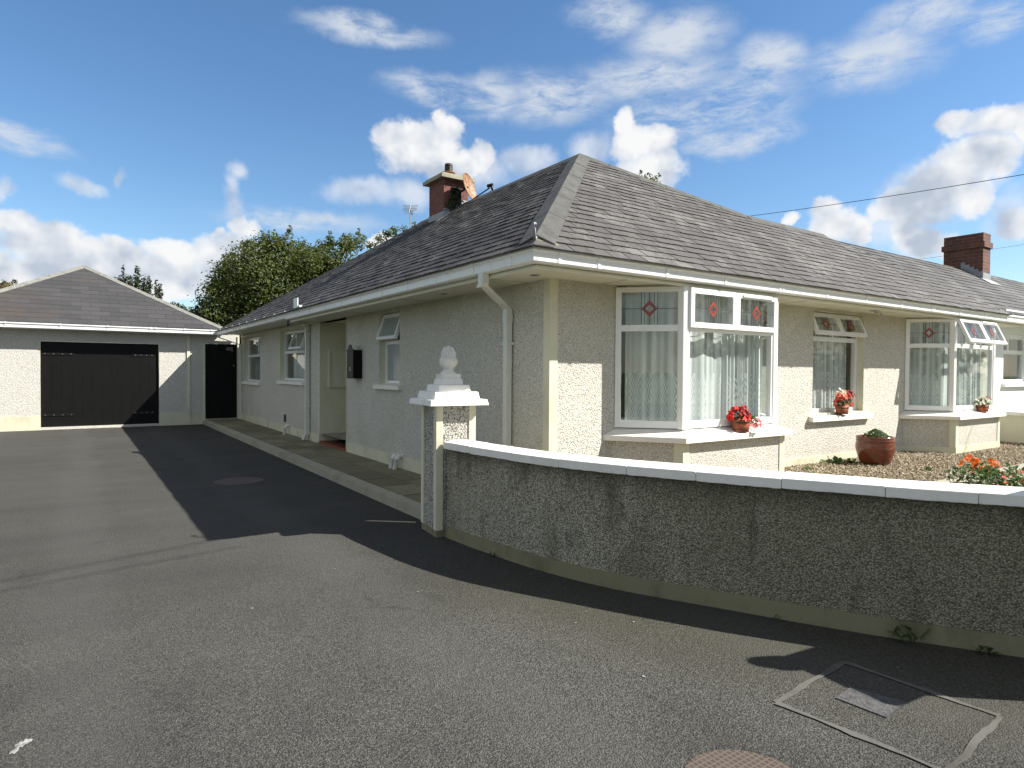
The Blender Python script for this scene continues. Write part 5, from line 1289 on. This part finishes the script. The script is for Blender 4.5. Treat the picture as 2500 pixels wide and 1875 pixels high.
branchy(T, (11.8,27,-.05), tuple(at(960,580,27)), .09, [], R); crown(T, cl, 80, .12, R, 'leaf_tree')
R = random.Random(36)
T = thing('shrub', (4.2,30,0), 'low green shrub at the foot of the big tree behind the garage hip', 'shrub'); cl = []
for (x,y,h,w) in [(440,752,10,16),(425,745,8,10),(455,760,10,14)]:
    c = at(x,y,30); k = (c-Vector((0,0,1.5))).length/1556; cl.append((c,(w*k,w*k,h*k),w*h/200))
branchy(T, (4.2,30,-.05), (4.2,30,2.6), .06, [], R); crown(T, cl, 110, .11, R, 'leaf_tree')
# trees and hedge across the road, mirrored in the window panes
R = random.Random(37); g = MB()
for i in range(60):
    a = rad(R.uniform(95,215)); D = R.uniform(24,36); x, y = D*math.sin(a)+3, D*math.cos(a); H = R.choice((2.2,2.6,3.0,5.0,7.0,8.5)); w = R.uniform(1.5,2.8)
    tb = R.uniform(0,.4)
    for j in range(230):
        d = Vector((R.gauss(0,1),R.gauss(0,1),R.gauss(0,1))).normalized()*R.random()**.4
        leaf(g, (x+d.x*w, y+d.y*w, H*.5+d.z*H*.5), d+Vector((0,0,.4)), .55, .35, R, 0, (min(1,tb+R.random()*.6),0,0))
g.build('far_trees', 'leaf_tree', kind='stuff')

# ------------------------------------------------------------------ things fixed to the house
o = thing('letter_box', (XL-.07,10.0,1.37), 'black wall-mounted letter box with arched top beside the porch', 'letter box')
g = MB(); g.box((XL-.14,9.86,1.375),(XL-.002,10.17,1.835)); g.build('box_body', 'black_paint', o)
g = MB(); pl = [(9.865,1.80),(10.165,1.80),(10.165,1.845),(10.10,1.86)]+[(10.015+.085*math.cos(a),1.86+.065*math.sin(a)) for a in [math.pi*k/10 for k in range(11)]]+[(9.93,1.86),(9.865,1.845)]
n = len(pl); g.add([(XL-.150,p[0],p[1]) for p in pl]+[(XL-.141,p[0],p[1]) for p in pl], [tuple(range(n-1,-1,-1)),tuple(range(n,2*n))]+[(i,(i+1)%n,n+(i+1)%n,n+i) for i in range(n)]); 
g.box((XL-.150,9.875,1.39),(XL-.141,10.155,1.798)); g.build('front_plate', 'black_iron', o)
g = MB(); g.box((XL-.1535,9.97,1.50),(XL-.1505,10.02,1.515)); g.box((XL-.1535,10.00,1.515),(XL-.1505,10.02,1.56)); g.box((XL-.1535,9.985,1.535),(XL-.1505,10.0,1.555)); g.build('keyhole_badge', 'steel', o)
# satellite dish on the chimney
dc = Vector((6.27,10.72,5.07)); o = thing('satellite_dish', tuple(dc), 'rusty orange satellite dish bracketed to the brick chimney', 'satellite dish')
dn_ = Vector((.47,-.84,.27)).normalized(); uu = dn_.cross(Vector((0,0,1))).normalized(); vv = uu.cross(dn_)
g = MB(); V = []; n = 28; rings = [(0,0),(.3,.1),(.6,.36),(.85,.72),(1,1)]
for r, dd in rings:
    for i in range(n): a = 6.2832*i/n; V.append(dc+uu*math.cos(a)*.215*r+vv*math.sin(a)*.265*r+dn_*(.055*dd-.03))
F = [(j*n+i, j*n+(i+1)%n, (j+1)*n+(i+1)%n, (j+1)*n+i) for j in range(4) for i in range(n)]
g.add(V, F, smooth=True); g.add([v-dn_*.006 for v in V], [f[::-1] for f in F], smooth=True)
for i in range(n): a = 6.2832*i/n
rim = [dc+uu*math.cos(6.2832*i/n)*.215+vv*math.sin(6.2832*i/n)*.265+dn_*.022 for i in range(n+1)]; g.tube(rim, .008, 6)
g.build('dish', 'rusty_dish', o)
lf = dc-vv*.20+dn_*.42
g = MB(); g.tube([dc-vv*.27+dn_*.01, lf-vv*.0], .012, 6); g.build('feed_arm', 'black_iron', o)
g = MB(); g.tube([lf-dn_*.03+vv*.05, lf+dn_*.08+vv*.03], .035, 8); g.tube([lf+dn_*.05+vv*.02, lf+dn_*.06-vv*.10], .028, 8); g.build('receiver', 'black_iron', o)
g = MB(); g.tube([dc-dn_*.02, dc-dn_*.14-vv*.02, (6.15,11.0,4.98)], .022, 8); g.box((6.05,10.97,4.86),(6.25,10.998,5.10)); g.tube([lf-vv*.05,lf-vv*.14-dn_*.05,dc-vv*.3+dn_*.05], .006, 5); g.build('bracket', 'black_iron', o)
# climbing plant on the chimney front
R = random.Random(40); g = MB()
for i in range(260):
    p = Vector((6.10+R.gauss(0,.09), 10.97-R.random()*.06, 4.78+R.gauss(0,.14))); leaf(g, p, (R.gauss(0,.5),-1,R.gauss(0,.5)), .05*R.uniform(.6,1.2), .035, R)
g.build('ivy', 'leaf_dark', None, 'dark tuft of ivy growing on the chimney behind the dish', 'plant')
# television aerial on its mast behind the roof
c = at(1002,510,24); o = thing('tv_aerial', (c.x,c.y,0), 'comb-shaped television aerial on a mast behind the ridge', 'aerial')
g = MB(); g.tube([(c.x,c.y,0),(c.x,c.y,c.z+.12)], .028, 6); g.build('mast', 'steel', o)
k = 24/1556*1.15
g = MB(); side = xa.copy(); side.z = 0; side.normalize(); dep = Vector((side.y,-side.x,0))
for i,(zz,w,dd) in enumerate([(.14,.30,0),(.08,.30,.1),(.02,.22,.2),(-.02,.30,.3),(-.07,.30,.4),(-.12,.28,.5),(-.17,.2,.6),(-.24,.2,.7)]):
    q = Vector((c.x,c.y,c.z+zz))+dep*dd*.4; g.tube([q-side*w, q+side*w], .009, 5)
g.build('elements', 'steel', o)
g = MB(); g.tube([Vector((c.x,c.y,c.z+.16)), Vector((c.x,c.y,c.z-.26))+dep*.35], .02, 5); g.tube([Vector((c.x,c.y,c.z-.05)), Vector((c.x,c.y,c.z-.3))+dep*.3+side*.12], .03, 5); g.build('boom', 'steel', o)
# overhead wires
def wire(a, b, sag, label):
    a, b = Vector(a), Vector(b); g = MB(); g.tube([a.lerp(b,t/16)-Vector((0,0,sag*4*(t/16)*(1-t/16))) for t in range(17)], .008, 5); g.build('overhead_wire', 'cable_black', None, label, 'wire', 'overhead wires')
a1 = at(1770,535,13.0); b1 = at(2600,396,4.4); a2 = b1+(b1-a1)*.5
wire(a1, a2, .12, 'thin overhead wire crossing the sky above the front roof')
a1 = at(2180,641,14); b1 = at(2620,577,10.0); wire(a1, b1, .05, 'faint lower overhead wire passing behind the brick chimney at the right')
# wires over the drive that cast their two lines of shade
gA, gB = Vector((.95,5.72,0)), Vector((-1.0,5.35,0)); hh = 7.2/SUNV.z
for k in (0, 1):
    a = gA+SUNV*hh+Vector((0,.36*k,0)); b = gB+SUNV*hh+Vector((0,.22*k,0)); d = b-a
    wire(a-d*.1, b+d*.5, 0.0, ('nearer' if k == 0 else 'farther')+' of the two wires overhead shading the drive')

# ------------------------------------------------------------------ covers and marks on the drive
g = MB(); g.lathe([(0,.006),(.30,.006),(.31,.002)], (1.80,9.15,0), 40, smooth=False); g.build('manhole_cover', 'cover_far', None, 'round rusty manhole cover in the shaded drive beside the path', 'manhole cover')
g = MB(); g.lathe([(0,.006),(.235,.006),(.24,.001)], (1.995,1.385,0), 48, 0, smooth=False); g.build('manhole_cover', 'cover_rust', None, 'round rusty grid-patterned manhole cover at the bottom edge of the picture', 'manhole cover')
o = thing('inspection_cover', (3.0,1.45,0), 'small grey rectangular metal cover set in a mortar-edged patch of drive', 'manhole cover')
g = MB(); g.prism([(2.885,1.56),(3.045,1.575),(3.115,1.365),(2.905,1.345)], .0, .006); g.build('lid', 'cover_grey', o)
R = random.Random(50); g = MB(); Q = [(2.62,1.69),(3.285,1.735),(3.335,1.075),(2.70,1.03)]
for i in range(4):
    a, b = Vector(Q[i]), Vector(Q[(i+1)%4]); d = (b-a).normalized(); nn = Vector((-d.y,d.x)); k = 14; L = []; Rr = []; ph = R.uniform(0,6)
    for j in range(k+1):
        p = a.lerp(b, j/k); w1, w2 = .016+.005*math.sin(ph+j*.9)+R.uniform(-.003,.003), .013+.005*math.sin(ph*2+j*.7)+R.uniform(-.003,.003); L.append(p+nn*w1); Rr.append(p-nn*w2)
    zt = .004+i*.0006
    g.add([(p.x,p.y,zt) for p in L]+[(p.x,p.y,zt) for p in Rr], [(k+1+j, k+2+j, j+1, j) for j in range(k)])
g.build('mortar_joint', 'mortar', o)
R = random.Random(51); g = MB(); n = 44
def splat(a): return .030+.012*math.sin(2*a+.5)+.010*math.sin(3*a+1)+.007*math.sin(7*a)+.004*R.uniform(-1,1)
g.add([(-.195,3.165,.0035)]+[(-.195+.6*splat(6.2832*k/n)*math.cos(6.2832*k/n)+.3*splat(6.2832*k/n)*math.sin(6.2832*k/n), 3.165+1.45*splat(6.2832*k/n)*math.sin(6.2832*k/n), .003) for k in range(n)], [(0,1+k,1+(k+1)%n) for k in range(n)])
g.build('bird_dropping', 'white_mark', None, 'splash of white bird dropping on the drive at the lower left', 'mark')
R = random.Random(52); spots = [(2.45,2.9),(2.62,3.0),(2.75,2.72),(1.9,3.9),(2.2,3.6),(3.1,2.0),(3.35,1.9),(2.05,4.6),(1.6,4.7),(.9,4.2),(3.45,1.55),(2.3,2.2)]
lab = ['pale chip of litter in the wall shadow on the drive']
g = MB()
for (x,y) in spots:
    for k in range(1):
        r = R.uniform(.004,.009); n = 6; a0 = R.uniform(0,6)
        g.add([(x+r*R.uniform(.6,1.3)*math.cos(a0+6.28*k2/n), y+r*R.uniform(.6,1.6)*math.sin(a0+6.28*k2/n), .0045) for k2 in range(n)], [tuple(range(n))])
g.build('drive_specks', 'white_mark', kind='stuff')
